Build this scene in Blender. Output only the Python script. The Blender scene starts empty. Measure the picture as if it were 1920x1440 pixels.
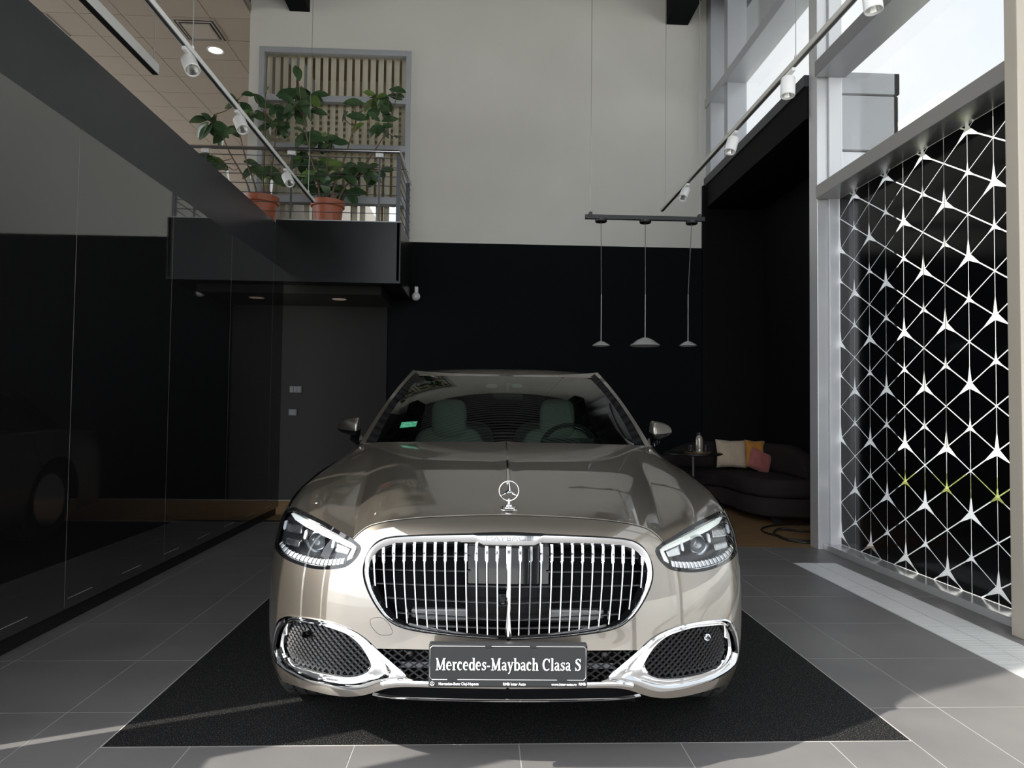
import bpy, bmesh, math, random
import numpy as np
from mathutils import Vector, Matrix
from mathutils.geometry import delaunay_2d_cdt
random.seed(7); rng = np.random.RandomState(5)
S = bpy.context.scene; COL = S.collection
PI = math.pi

# ------------------------------------------------------------------ camera
FPX = 1312.2; H = 1.25
RIGHT = np.array([0.99904038, -0.04216408, 0.01185334])
DOWN = np.array([0.01331764, 0.03461881, -0.99931185])
FWD = np.array([0.04172471, 0.99851076, 0.03514711])
cam_data = bpy.data.cameras.new('camera'); cam = bpy.data.objects.new('camera', cam_data); COL.objects.link(cam)
m = Matrix.Identity(4)
for i in range(3):
    m[i][0] = RIGHT[i]; m[i][1] = -DOWN[i]; m[i][2] = -FWD[i]
m[2][3] = H
cam.matrix_world = m
cam_data.sensor_width = 36; cam_data.lens = FPX / 1920 * 36; cam_data.clip_start = 0.05; cam_data.clip_end = 500
S.camera = cam

# ------------------------------------------------------------------ view, sky, sun
S.view_settings.view_transform = 'Standard'; S.view_settings.look = 'None'
S.view_settings.gamma = 1.0; S.view_settings.use_curve_mapping = False
S.view_settings.exposure = 0.1
S.cycles.use_denoising = True
S.cycles.max_bounces = 10; S.cycles.transparent_max_bounces = 24; S.cycles.sample_clamp_indirect = 6.0
S.cycles.caustics_reflective = False; S.cycles.caustics_refractive = False
SUN_DIR = Vector((1.0, 0.42, -0.82)).normalized()       # the way the light travels
sd = bpy.data.lights.new('sun', 'SUN'); sd.energy = 7.5; sd.angle = math.radians(0.6); sd.color = (1.0, 0.955, 0.86)
so = bpy.data.objects.new('sun', sd); COL.objects.link(so)
so.rotation_euler = SUN_DIR.to_track_quat('-Z', 'Y').to_euler(); so.location = (-6, -4, 8)
W = bpy.data.worlds.new('sky'); S.world = W; W.use_nodes = True
nt = W.node_tree; nt.nodes.clear()
def N(nt, t, **k):
    n = nt.nodes.new(t)
    for a, b in k.items(): setattr(n, a, b)
    return n
out = N(nt, 'ShaderNodeOutputWorld'); bg = N(nt, 'ShaderNodeBackground'); tc = N(nt, 'ShaderNodeTexCoord')
noi = N(nt, 'ShaderNodeTexNoise'); noi.inputs['Scale'].default_value = 2.2; noi.inputs['Detail'].default_value = 5; noi.inputs['Roughness'].default_value = 0.5
ramp = N(nt, 'ShaderNodeValToRGB'); ramp.color_ramp.elements[0].position = 0.36; ramp.color_ramp.elements[1].position = 0.64
ramp.color_ramp.elements[0].color = (0.74, 0.81, 0.90, 1); ramp.color_ramp.elements[1].color = (0.98, 0.985, 0.99, 1)
dot = N(nt, 'ShaderNodeVectorMath', operation='DOT_PRODUCT'); dot.inputs[1].default_value = tuple(-SUN_DIR)
mx = N(nt, 'ShaderNodeMath', operation='MAXIMUM'); mx.inputs[1].default_value = 0.0
pw = N(nt, 'ShaderNodeMath', operation='POWER'); pw.inputs[1].default_value = 1.6
mul = N(nt, 'ShaderNodeMath', operation='MULTIPLY_ADD'); mul.inputs[1].default_value = 5.2; mul.inputs[2].default_value = 1.2
L = nt.links.new
L(tc.outputs['Generated'], noi.inputs['Vector']); L(noi.outputs['Fac'], ramp.inputs['Fac']); L(ramp.outputs['Color'], bg.inputs['Color'])
L(tc.outputs['Generated'], dot.inputs[0]); L(dot.outputs['Value'], mx.inputs[0]); L(mx.outputs[0], pw.inputs[0]); L(pw.outputs[0], mul.inputs[0])
L(mul.outputs[0], bg.inputs['Strength']); L(bg.outputs[0], out.inputs['Surface'])

# ------------------------------------------------------------------ helpers
def ray(px, py):
    d = RIGHT * ((px - 960) / FPX) + DOWN * ((py - 720) / FPX) + FWD
    return d
CAM = np.array([0, 0, H])
def atY(px, py, Y):
    r = ray(px, py); return CAM + r * (Y / r[1])
def atZ(px, py, Z=0.0):
    r = ray(px, py); return CAM + r * ((Z - H) / r[2])
def atX(px, py, X):
    r = ray(px, py); return CAM + r * (X / r[0])

MATS = {}
def mat(name, col=(0.5, 0.5, 0.5), rough=0.5, metal=0.0, coat=0.0, spec=0.5, emit=None, estr=0.0, noise=None, bump=None, sheen=0.0, trans=0.0, coat_rough=0.03):
    if name in MATS: return MATS[name]
    m = bpy.data.materials.new(name); m.use_nodes = True; nt = m.node_tree
    b = nt.nodes['Principled BSDF']
    b.inputs['Base Color'].default_value = (*col, 1); b.inputs['Roughness'].default_value = rough; b.inputs['Metallic'].default_value = metal
    b.inputs['Coat Weight'].default_value = coat; b.inputs['Coat Roughness'].default_value = coat_rough
    b.inputs['Specular IOR Level'].default_value = spec; b.inputs['Sheen Weight'].default_value = sheen
    b.inputs['Transmission Weight'].default_value = trans
    if emit: b.inputs['Emission Color'].default_value = (*emit, 1); b.inputs['Emission Strength'].default_value = estr
    if noise:
        sc, c2, det = noise[:3]
        tc = N(nt, 'ShaderNodeTexCoord'); mp = N(nt, 'ShaderNodeMapping'); n = N(nt, 'ShaderNodeTexNoise')
        n.inputs['Scale'].default_value = sc; n.inputs['Detail'].default_value = det
        if len(noise) > 3: mp.inputs['Scale'].default_value = noise[3]
        r = N(nt, 'ShaderNodeValToRGB'); r.color_ramp.elements[0].position = 0.35; r.color_ramp.elements[1].position = 0.65
        if len(noise) > 4: r.color_ramp.elements[0].position, r.color_ramp.elements[1].position = noise[4]
        r.color_ramp.elements[0].color = (*col, 1); r.color_ramp.elements[1].color = (*c2, 1)
        nt.links.new(tc.outputs['Object'], mp.inputs['Vector']); nt.links.new(mp.outputs[0], n.inputs['Vector'])
        nt.links.new(n.outputs['Fac'], r.inputs['Fac']); nt.links.new(r.outputs['Color'], b.inputs['Base Color'])
    if bump:
        sc, st, dist = bump[:3]
        tc2 = N(nt, 'ShaderNodeTexCoord'); n2 = N(nt, 'ShaderNodeTexNoise'); n2.inputs['Scale'].default_value = sc; n2.inputs['Detail'].default_value = 3
        bp = N(nt, 'ShaderNodeBump'); bp.inputs['Strength'].default_value = st; bp.inputs['Distance'].default_value = dist
        nt.links.new(tc2.outputs['Object'], n2.inputs['Vector']); nt.links.new(n2.outputs['Fac'], bp.inputs['Height']); nt.links.new(bp.outputs[0], b.inputs['Normal'])
    MATS[name] = m
    return m
def glass_mat(name, tint=(0.95, 0.97, 0.97), ior=1.5, rough=0.0, spec=(1, 1, 1)):
    if name in MATS: return MATS[name]
    m = bpy.data.materials.new(name); m.use_nodes = True; nt = m.node_tree; nt.nodes.clear()
    o = N(nt, 'ShaderNodeOutputMaterial'); mix = N(nt, 'ShaderNodeMixShader'); f = N(nt, 'ShaderNodeFresnel')
    ge = N(nt, 'ShaderNodeNewGeometry'); ma = N(nt, 'ShaderNodeMath', operation='MULTIPLY_ADD')   # same reflection from both sides of the sheet
    ma.inputs[1].default_value = 1 / ior - ior; ma.inputs[2].default_value = ior
    nt.links.new(ge.outputs['Backfacing'], ma.inputs[0]); nt.links.new(ma.outputs[0], f.inputs['IOR'])
    t = N(nt, 'ShaderNodeBsdfTransparent'); t.inputs['Color'].default_value = (*tint, 1)
    g = N(nt, 'ShaderNodeBsdfGlossy'); g.inputs['Roughness'].default_value = rough; g.inputs['Color'].default_value = (*spec, 1)
    nt.links.new(f.outputs[0], mix.inputs[0]); nt.links.new(t.outputs[0], mix.inputs[1]); nt.links.new(g.outputs[0], mix.inputs[2]); nt.links.new(mix.outputs[0], o.inputs[0])
    MATS[name] = m; return m

class MB:
    def __init__(s): s.v = []; s.f = []; s.m = []
    def add(s, vs, fs, mi=0):
        b = len(s.v); s.v += [tuple(float(c) for c in p) for p in vs]; s.f += [tuple(i + b for i in f) for f in fs]; s.m += [mi] * len(fs)
        return s
    def quad(s, a, b, c, d, mi=0): return s.add([a, b, c, d], [(0, 1, 2, 3)], mi)
    def box(s, lo, hi, mi=0):
        x0, y0, z0 = [min(a, b) for a, b in zip(lo, hi)]; x1, y1, z1 = [max(a, b) for a, b in zip(lo, hi)]
        return s.add([(x0, y0, z0), (x1, y0, z0), (x1, y1, z0), (x0, y1, z0), (x0, y0, z1), (x1, y0, z1), (x1, y1, z1), (x0, y1, z1)],
                     [(0, 3, 2, 1), (4, 5, 6, 7), (0, 1, 5, 4), (1, 2, 6, 5), (2, 3, 7, 6), (3, 0, 4, 7)], mi)
    def frame(s, path, sec, closed_sec=True, cap=True, mi=0, up=(0, 0, 1), closed=False, scales=None):
        """sweep a 2D section (list of (a,b)) along a path"""
        P = [np.array(p, float) for p in path]; n = len(P); k = len(sec); vs = []
        up = np.array(up, float)
        for i, p in enumerate(P):
            if closed: t = P[(i + 1) % n] - P[i - 1]
            else: t = P[min(i + 1, n - 1)] - P[max(i - 1, 0)]
            t = t / (np.linalg.norm(t) + 1e-12); a = np.cross(t, up)
            if np.linalg.norm(a) < 1e-4: a = np.cross(t, (0.0, 1.0, 0.01))
            a /= np.linalg.norm(a); b = np.cross(a, t); sc = scales[i] if scales is not None else 1
            for (u, w) in sec: vs.append(p + a * u * sc + b * w * sc)
        fs = []
        for i in range(n if closed else n - 1):
            j = (i + 1) % n
            for q in range(k if closed_sec else k - 1):
                r = (q + 1) % k; fs.append((i * k + q, i * k + r, j * k + r, j * k + q))
        if cap and not closed and closed_sec: fs += [tuple(range(k))[::-1], tuple((n - 1) * k + q for q in range(k))]
        return s.add(vs, fs, mi)
    def tube(s, path, r, k=10, mi=0, closed=False, scales=None, cap=True):
        return s.frame(path, [(r * math.cos(2 * PI * q / k), r * math.sin(2 * PI * q / k)) for q in range(k)], True, cap, mi, closed=closed, scales=scales)
    def bar(s, a, b, w, h, mi=0, up=(0, 0, 1)):
        return s.frame([a, b], [(-w / 2, -h / 2), (w / 2, -h / 2), (w / 2, h / 2), (-w / 2, h / 2)], True, True, mi, up)
    def lathe(s, prof, c=(0, 0, 0), k=32, mi=0, axis='z', cap=False):
        vs = []; fs = []; n = len(prof)
        for (r, z) in prof:
            for q in range(k):
                a = 2 * PI * q / k; x, y = r * math.cos(a), r * math.sin(a)
                p = {'z': (x, y, z), 'x': (z, x, y), 'y': (x, -z, y)}[axis]
                vs.append((c[0] + p[0], c[1] + p[1], c[2] + p[2]))
        for i in range(n - 1):
            for q in range(k):
                r = (q + 1) % k; fs.append((i * k + q, i * k + r, (i + 1) * k + r, (i + 1) * k + q))
        if cap: fs += [tuple(range(k))[::-1], tuple((n - 1) * k + q for q in range(k))]
        return s.add(vs, fs, mi)
    def grid(s, G, mi=0, flip=False):
        G = np.array(G); a, b = G.shape[:2]; fs = []
        for i in range(a - 1):
            for j in range(b - 1):
                f = (i * b + j, i * b + j + 1, (i + 1) * b + j + 1, (i + 1) * b + j); fs.append(f[::-1] if flip else f)
        return s.add(G.reshape(-1, 3), fs, mi)
    def prism(s, poly, off, mi=0):
        """closed 3D polygon + offset vector -> solid"""
        n = len(poly); P = [np.array(p, float) for p in poly]; o = np.array(off, float)
        return s.add(P + [p + o for p in P], [tuple(range(n)), tuple(range(2 * n - 1, n - 1, -1))] + [(i, n + i, n + (i + 1) % n, (i + 1) % n) for i in range(n)], mi)
    def build(s, name, mats, parent=None, smooth=False, bevel=0, ang=0.6, recalc=True, seg=2):
        me = bpy.data.meshes.new(name); me.from_pydata(s.v, [], s.f); 
        if not isinstance(mats, (list, tuple)): mats = [mats]
        for x in mats: me.materials.append(x)
        me.polygons.foreach_set('material_index', s.m)
        if recalc:
            bm = bmesh.new(); bm.from_mesh(me); bmesh.ops.recalc_face_normals(bm, faces=bm.faces); bm.to_mesh(me); bm.free()
        if smooth:
            me.polygons.foreach_set('use_smooth', [True] * len(me.polygons))
            if ang: me.set_sharp_from_angle(angle=ang)
        me.update()
        o = bpy.data.objects.new(name, me); COL.objects.link(o)
        if parent: o.parent = parent
        if bevel:
            b = o.modifiers.new('b', 'BEVEL'); b.width = bevel; b.segments = seg; b.limit_method = 'ANGLE'
        return o
def tag(o, label=None, cat=None, group=None, kind=None):
    if label: o['label'] = label
    if cat: o['category'] = cat
    if group: o['group'] = group
    if kind: o['kind'] = kind
    return o
def empty(name, loc, label, cat, group=None, rz=0.0):
    o = bpy.data.objects.new(name, None); COL.objects.link(o); o.location = loc; o.rotation_euler = (0, 0, rz); o.empty_display_size = 0.1
    return tag(o, label, cat, group)
def struct(o): o['kind'] = 'structure'; return o
def copy_tree(o, parent=None):
    c = o.copy(); COL.objects.link(c)
    if parent: c.parent = parent
    for ch in [x for x in bpy.data.objects if x.parent == o]: copy_tree(ch, c)
    return c
def text_mesh(name, body, size, material, parent, M4, width=None, depth=0.0004, bold=0.0):
    cu = bpy.data.curves.new(name, 'FONT'); cu.body = body; cu.size = size; cu.extrude = depth; cu.align_x = 'CENTER'; cu.align_y = 'CENTER'; cu.offset = bold
    t = bpy.data.objects.new(name + '_tmp', cu); COL.objects.link(t)
    dg = bpy.context.evaluated_depsgraph_get(); me = bpy.data.meshes.new_from_object(t.evaluated_get(dg))
    bpy.data.objects.remove(t); bpy.data.curves.remove(cu)
    if width:
        xs = [v.co.x for v in me.vertices]; sc = width / (max(xs) - min(xs)); cx = (max(xs) + min(xs)) / 2
        for v in me.vertices: v.co.x = (v.co.x - cx) * sc
    me.transform(M4); me.materials.clear(); me.materials.append(material)
    o = bpy.data.objects.new(name, me); COL.objects.link(o); o.parent = parent
    return o

# ------------------------------------------------------------------ materials
white_wall = mat('white_plaster', (0.69, 0.67, 0.61), 0.75, noise=(0.8, (0.74, 0.72, 0.66), 3), bump=(3.0, 0.12, 0.02))
black_wall = mat('black_wall_paint', (0.0060, 0.0068, 0.0076), 0.85, spec=0.08)
black_wall2 = mat('charcoal_wall_paint', (0.017, 0.0165, 0.0155), 0.75, spec=0.2)
gloss_black = mat('black_glass_panel', (0.010, 0.010, 0.0105), 0.03, spec=1.0, coat=1.0, bump=(1.6, 0.018, 0.05))
gloss_black.node_tree.nodes['Principled BSDF'].inputs['Coat IOR'].default_value = 1.95
fascia_m = mat('dark_fascia', (0.028, 0.030, 0.034), 0.33, spec=0.5, bump=(1.2, 0.05, 0.05))
balc_m = mat('dark_balcony_panel', (0.010, 0.0105, 0.0110), 0.25, spec=0.28, bump=(2.0, 0.05, 0.05))
alu = mat('grey_aluminium', (0.50, 0.515, 0.54), 0.42, 0.35)
alu_l = mat('light_aluminium', (0.66, 0.665, 0.67), 0.34, 0.45)
alu_d = mat('anodised_beam', (0.30, 0.30, 0.305), 0.38, 0.5)
steel = mat('brushed_steel', (0.55, 0.55, 0.54), 0.2, 1.0)
dark_steel = mat('dark_steel', (0.10, 0.105, 0.115), 0.4, 0.5)
tile_m = mat('porcelain_tile', (0.150, 0.144, 0.145), 0.42, noise=(2.0, (0.182, 0.174, 0.170), 6), bump=(60, 0.12, 0.002))
grout_m = mat('grout', (0.42, 0.41, 0.39), 0.8)
wood_m = mat('oak_floor', (0.20, 0.118, 0.055), 0.4, noise=(3.0, (0.30, 0.185, 0.09), 6, (0.6, 9, 1)))
matm = mat('granular_mat', (0.0065, 0.007, 0.008), 0.95, spec=0.2, noise=(190, (0.12, 0.11, 0.10), 2, (1, 1, 1), (0.55, 0.72)), bump=(160, 0.9, 0.008))
white_pl = mat('white_lacquer', (0.82, 0.82, 0.80), 0.35)
black_pl = mat('black_plastic', (0.012, 0.012, 0.013), 0.4)
rubber = mat('rubber', (0.045, 0.044, 0.042), 0.7, bump=(50, 0.2, 0.003))
chrome = mat('chrome', (0.88, 0.89, 0.90), 0.05, 1.0)
chrome_soft = mat('satin_chrome', (0.75, 0.76, 0.78), 0.16, 1.0)
pane = glass_mat('window_glass', (0.965, 0.97, 0.965), 1.45)

# ================================================================== THE ROOM
YB = 9.5
# floor: grout slab with laid tiles
f = MB(); f.box((-8, -12, -0.2), (3.4, 14, -0.0009), 1); f.box((3.4, 6.5, -0.2), (3.9, 9.7, -0.0009), 1)
def tiles(x0s, y0s, z=0.0):
    for a, b in zip(x0s[:-1], x0s[1:]):
        for c, d in zip(y0s[:-1], y0s[1:]):
            g = 0.0021
            if b - a > 0.03 and d - c > 0.03: f.box((a + g, c + g, -0.01), (b - g, d - g, z), 0)
rows = [2.947 + 0.586 * k for k in range(-12, 9)]
rows_l = [r for r in rows if r < 7.75] + [7.78]
rows_r = [r for r in rows if r < 6.38] + [6.40]
tiles([-4.0, -3.415, -2.83, -2.245, -1.662, -1.376], rows_l)
tiles([1.656, 1.952, 2.585], rows_r)
tiles([2.94, 3.14], [r for r in rows if r < 5.7] + [5.735])
tiles([2.585, 3.14], [5.735, 5.86, 6.40])
frow = [2.652 - 0.586 * k for k in range(14)][::-1]
tiles([-1.376, -1.052, -0.456, 0.152, 0.762, 1.334, 1.656], frow)
struct(f.build('floor', [tile_m, grout_m], bevel=0.0))
w = MB(); 
for i in range(0, 60):
    y = 6.40 + i * 0.12
    if y + 0.118 > YB: break
    w.box((1.656, y, -0.004), (3.86, y + 0.118, 0.0))
    if y > 7.70: w.box((-8, y + 0.0, -0.004), (1.656, y + 0.118, 0.0))
struct(w.build('floor_wood', wood_m))
w = MB(); w.box((-1.371, 2.657, -0.006), (1.651, 7.68, -0.0003))
tag(w.build('entrance_mat', matm), 'black granular entrance mat lying under the parked car', 'mat')
# floor grate
g = MB()
for x in (2.588, 2.76, 2.934): g.box((x - 0.004, 3.0 - 3, -0.02), (x + 0.004, 5.73, 0.003))
y = 0.0
while y < 5.73:
    g.box((2.588, y, -0.018), (2.934, y + 0.009, 0.0015)); y += 0.0175
g.box((2.588, 5.722, -0.02), (2.934, 5.73, 0.003))
tag(g.build('floor_grate', mat('grate_metal', (0.78, 0.78, 0.78), 0.5, 0.5)), 'long slotted metal floor grate sunk in the tiles beside the patterned window', 'grate')
# outside ground
g = MB(); g.box((3.96, -60, -0.25), (90, 80, -0.06)); g.box((3.42, -60, -0.25), (3.96, 6.4, -0.06)); g.box((-90, -60, -0.3), (3.42, -12, -0.06)); g.box((-90, -12, -0.3), (-8, 80, -0.06))
struct(g.build('floor_pavement', mat('pavement', (0.56, 0.56, 0.55), 0.8, noise=(0.4, (0.64, 0.64, 0.62), 4))))

# left wall of black glass panels
XL = -2.33
seams = [2.45, 4.07, 5.30, 6.52, 7.80, 8.2]
seams = [2.43, 4.07, 5.30, 6.52, 7.80, 8.2]
w = MB(); 
for a, b in zip(seams[:-1], seams[1:]): w.box((XL - 0.03, a + 0.002, 0.09), (XL, b - 0.002, 2.83))
w.box((XL - 0.075, 2.43, 0.0), (XL - 0.031, 8.2, 2.83), 1)
w.box((XL - 0.05, 1.98, 0.0), (XL - 0.02, 2.365, 3.0), 1)
w.box((XL - 0.05, 1.72, 0.0), (XL - 0.02, 1.98, 1.15), 1); w.box((XL - 0.05, 1.27, 2.62), (XL - 0.02, 2.43, 7.45), 1); w.box((-12, 2.431, 3.39), (XL - 0.05, 2.50, 7.45), 1); w.box((XL - 0.05, 1.50, 0.0), (XL - 0.02, 1.66, 2.62), 1)  # unseen panels, end wall and post, put in to shape the sun patches
for a in seams[1:-1]: w.box((XL - 0.02, a - 0.0018, 0.1), (XL - 0.0005, a + 0.0018, 2.82), 2)
for k in range(9): w.box((XL + 0.0, 2.9 + k * 0.6, 0.145), (XL + 0.001, 3.15 + k * 0.6, 0.149), 2)
struct(w.build('wall_left', [gloss_black, mat('wall_core', (0.01, 0.01, 0.011), 0.5), mat('seam_silver', (0.35, 0.34, 0.32), 0.5)]))
w = MB(); w.box((XL - 0.09, 2.43, 0.0), (XL - 0.06, 8.2, 0.09)); struct(w.build('baseboard_left', black_pl))
w = MB(); w.box((-2.60, 2.43, 2.84), (-2.435, 8.2, 3.385)); struct(w.build('trim_1', fascia_m))
w = MB(); w.box((-12, 2.43, 3.30), (-2.60, 26.2, 3.385)); w.box((-12, 8.36, 2.95), (-1.03, YB, 3.385)); struct(w.build('floor_mezzanine', mat('mezzanine_slab', (0.30, 0.30, 0.30), 0.5)))
# balcony in front of the back wall
w = MB(); w.box((-2.434, 8.2, 2.73), (-1.0, 8.355, 3.42)); w.box((-1.03, 8.2, 2.73), (-0.985, YB, 3.42)); w.box((-2.434, 8.2, 2.70), (-0.985, YB, 2.73), 0)
w.box((-3.4, 8.45, 2.60), (-1.24, YB, 2.70), 1)
struct(w.build('trim_2', [balc_m, black_wall2]))
w = MB(); w.box((-2.36, 8.2, 3.421), (-0.98, 8.30, 3.43)); struct(w.build('trim_3', alu))

# back wall : white above, black below, with the window opening
ZW = 3.50; WT = 7.6
wx0, wx1, wz0, wz1 = -3.09, -1.035, 3.40, 6.13
w = MB()
w.box((-3.23, YB, ZW), (wx0, YB + 0.25, WT)); w.box((wx0, YB, wz1), (wx1, YB + 0.25, WT)); w.box((wx1, YB, ZW), (3.05, YB + 0.25, WT)); w.box((3.05, YB, 4.42), (3.40, YB + 0.25, WT))
w.box((-3.6, YB, 0), (3.45, YB + 0.25, ZW - 0.1), 1); w.box((wx1, YB, ZW - 0.1), (3.45, YB + 0.25, ZW), 1)
struct(w.build('wall_back', [white_wall, black_wall]))
w = MB(); w.box((-3.6, YB - 0.012, 0), (-1.3, YB, 2.6)); struct(w.build('wall_back_panel', black_wall2))
w = MB(); w.box((-8, 13.4, 0), (-3.5, 13.6, 3.3)); w.box((-3.62, YB, 0), (-3.5, 13.4, 3.3)); struct(w.build('wall_rear', black_wall2))
# mezzanine ceiling with 60 cm tiles
w = MB(); zc = 6.62
w.box((-12, 2.43, zc + 0.012), (-3.22, 26, zc + 0.1), 1)
for i in range(15):
    for j in range(40):
        x = -3.25 - 0.6 * i; y = 25.9 - 0.6 * j
        if y < 3.1: continue
        w.box((x - 0.594, y - 0.594, zc), (x - 0.004, y - 0.004, zc + 0.011), 0)
struct(w.build('ceiling_mezzanine', [mat('ceiling_tile', (0.44, 0.37, 0.30), 0.8), mat('ceiling_grid', (0.26, 0.22, 0.18), 0.6)]))
w = MB(); w.box((-12, 26, 3.3), (-3.2, 26.2, zc)); w.box((-3.23, YB + 0.25, 3.3), (-3.1, 26, zc)); struct(w.build('wall_mezzanine', mat('far_wall', (0.42, 0.38, 0.33), 0.7)))
w = MB(); w.box((-3.9, 16.3, 3.386), (-3.25, 16.45, 3.95)); 
# hall ceiling : ribbed metal deck
w = MB(); z0 = 7.45; y = -3.0
while y < YB:
    X_ = -2.7 if y < 2.4 else -12
    w.box((X_, y, z0), (3.5, y + 0.09, z0 + 0.06), 0); w.box((X_, y + 0.09, z0 + 0.10), (3.5, y + 0.2, z0 + 0.15), 1); y += 0.2
struct(w.build('ceiling', [mat('deck_metal', (0.30, 0.31, 0.31), 0.5, 0.1), mat('deck_dark', (0.03, 0.03, 0.03), 0.7)]))
w = MB(); w.box((-2.7, -3.1, z0 + 0.19), (3.5, 17, z0 + 0.4)); w.box((-12, 2.5, z0 + 0.19), (-2.7, 17, z0 + 0.4)); struct(w.build('ceiling_roof', mat('roof_slab', (0.2, 0.2, 0.2), 0.8)))
for i, (a, b) in enumerate(((2.485, 2.80), (-2.70, -2.43))):
    w = MB(); z = 6.64; w.box((a, -3, z), (b, YB, z + 0.02)); w.box((a + 0.0, -3, z + 0.02), (a + 0.03, YB, z0)); w.box((b - 0.03, -3, z + 0.02), (b, YB, z0))
    struct(w.build('trim_%d' % (4 + i), black_wall))

# right side : black wall with clerestory, pillar, patterned window
rbm = mat('right_black', (0.0028, 0.0028, 0.0032), 0.7, spec=0.15)
for nm_, lo_, hi_ in (('ceiling_alcove', (3.05, 6.54, 4.05), (3.86, YB, 4.36)), ('wall_right', (3.86, 6.5, 0), (3.90, YB + 0.2, 4.36)), ('wall_right_near', (3.302, 6.50, 0), (3.86, 6.53, 4.36)), ('trim_14', (3.0, YB - 0.06, 0), (3.07, YB - 0.001, 4.36)), ('wall_back_alcove', (3.07, YB - 0.01, 0), (3.86, YB + 0.2, 4.30)), ('trim_15', (3.05, 6.46, 4.05), (3.30, 6.54, 4.36))):
    struct(MB().box(lo_, hi_).build(nm_, rbm))
w = MB(); w.box((3.03, 6.46, 4.361), (3.45, YB, 4.47)); struct(w.build('trim_6', mat('dark_sill', (0.035, 0.038, 0.045), 0.4)))
w = MB(); w.box((3.075, 6.30, 0), (3.175, 6.46, 7.45)); struct(w.build('trim_7', alu_l, bevel=0.004))
w = MB(); w.box((3.176, 6.27, 0), (3.30, 6.46, 7.45)); struct(w.build('trim_8', mat('pillar_white', (0.70, 0.71, 0.73), 0.4, 0.1), bevel=0.004))
w = MB(); w.box((3.02, 3.80, 0), (3.33, 3.90, 7.45)); struct(w.build('trim_9', mat('post_beige', (0.52, 0.47, 0.39), 0.4, 0.2), bevel=0.004))
w = MB(); w.box((3.06, 9.30, 4.40), (3.33, 9.5, 7.45)); w.box((3.08, 8.70, 4.47), (3.33, 8.82, 7.45)); w.box((3.04, 6.46, 5.46), (3.33, 9.5, 5.58)); struct(w.build('window_1_frame', alu, bevel=0.003))
w = MB(); w.box((3.28, 6.46, 4.47), (3.29, 9.5, 7.45)); o = struct(w.build('window_1', pane))
w = MB(); w.box((3.05, 3.90, 3.22), (3.35, 6.28, 3.34)); struct(w.build('trim_10', mat('sill_beam', (0.42, 0.41, 0.40), 0.28, 0.6), bevel=0.004))
w = MB(); w.box((3.04, -2.4, 4.36), (3.33, 6.27, 4.50)); struct(w.build('trim_11', alu_d, bevel=0.003))
w = MB(); w.box((3.28, 3.9, 0.06), (3.29, 6.27, 7.45)); struct(w.build('window_2', pane))
w = MB(); w.box((3.12, 3.2, 0.0), (3.34, 6.29, 0.055)); struct(w.build('baseboard_right', mat('sill_base', (0.68, 0.68, 0.68), 0.22, 0.6), bevel=0.004))
w = MB(); w.box((3.28, -2.4, 0.0), (3.29, 3.8, 7.45)); struct(w.build('window_3', pane))
w = MB(); w.box((3.1, -2.5, 0), (3.3, -2.3, 7.45)); w.box((3.1, 0.6, 0), (3.3, 0.75, 7.45)); w.box((-2.5, -2.5, 7.0), (3.3, -2.3, 7.45)); w.box((0.2, -2.5, 0), (0.35, -2.3, 7.45)); w.box((-2.5, -2.5, 3.6), (3.3, -2.35, 3.8)); struct(w.build('window_4', alu))

w = MB(); w.box((3.302, 6.47, 0), (3.93, 6.499, 3.74)); struct(w.build('wall_annex_side', mat('render_pale', (0.60, 0.61, 0.63), 0.8))); w = MB(); w.box((3.901, 6.47, 0), (3.93, YB + 0.2, 3.74)); struct(w.build('wall_annex', mat('render_pale', (0.60, 0.61, 0.63), 0.8)))
w = MB(); w.box((3.302, 6.45, 3.76), (3.94, 6.499, 4.28)); w.box((3.902, 6.45, 3.76), (3.94, YB + 0.2, 4.28)); w.box((3.302, 6.44, 4.30), (3.95, 6.499, 4.50)); w.box((3.902, 6.44, 4.30), (3.95, YB + 0.2, 4.50)); w.box((3.46, 6.5, 4.37), (3.9, YB, 4.40)); struct(w.build('trim_13', mat('cladding_grey', (0.30, 0.31, 0.33), 0.6, bump=(3, 0.1, 0.05))))
# black film with open lattice lines and three-armed stars
PZ = 0.289; PY = 0.2425; yA = 5.052; zA = 3.181      # a vertex of the lattice
def film_class(i, v2):          # i column, v2 = twice the vertical step
    e = v2 if i % 2 == 0 else v2 - 3
    q = (e % 6)
    return {0: 2, 2: 1, 4: 0}.get(q, 0)
def vert(i, v2): return np.array([yA - PY * i, zA - PZ * v2 / 2.0])
def starL(c): return {0: (0.0, 0.0), 1: (0.058, 0.010), 2: (0.112, 0.020)}[c]
def clip_poly(P, lo, hi):
    for ax, val, sgn in ((0, lo[0], 1), (0, hi[0], -1), (1, lo[1], 1), (1, hi[1], -1)):
        Q = []
        for a, b in zip(P, P[1:] + P[:1]):
            ia, ib = sgn * (a[ax] - val) >= 0, sgn * (b[ax] - val) >= 0
            if ia: Q.append(a)
            if ia != ib:
                t = (val - a[ax]) / (b[ax] - a[ax]); Q.append(a + (b - a) * t)
        P = Q
        if not P: return P
    return P
w = MB(); LW = 0.0095
def is_arm(d):   # direction in (y toward camera negative, z up): up, down-left, down-right
    a = math.degrees(math.atan2(d[1], d[0])) % 360
    return abs(a - 90) < 8 or abs(a - 211) < 12 or abs(a - 329) < 12
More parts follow.
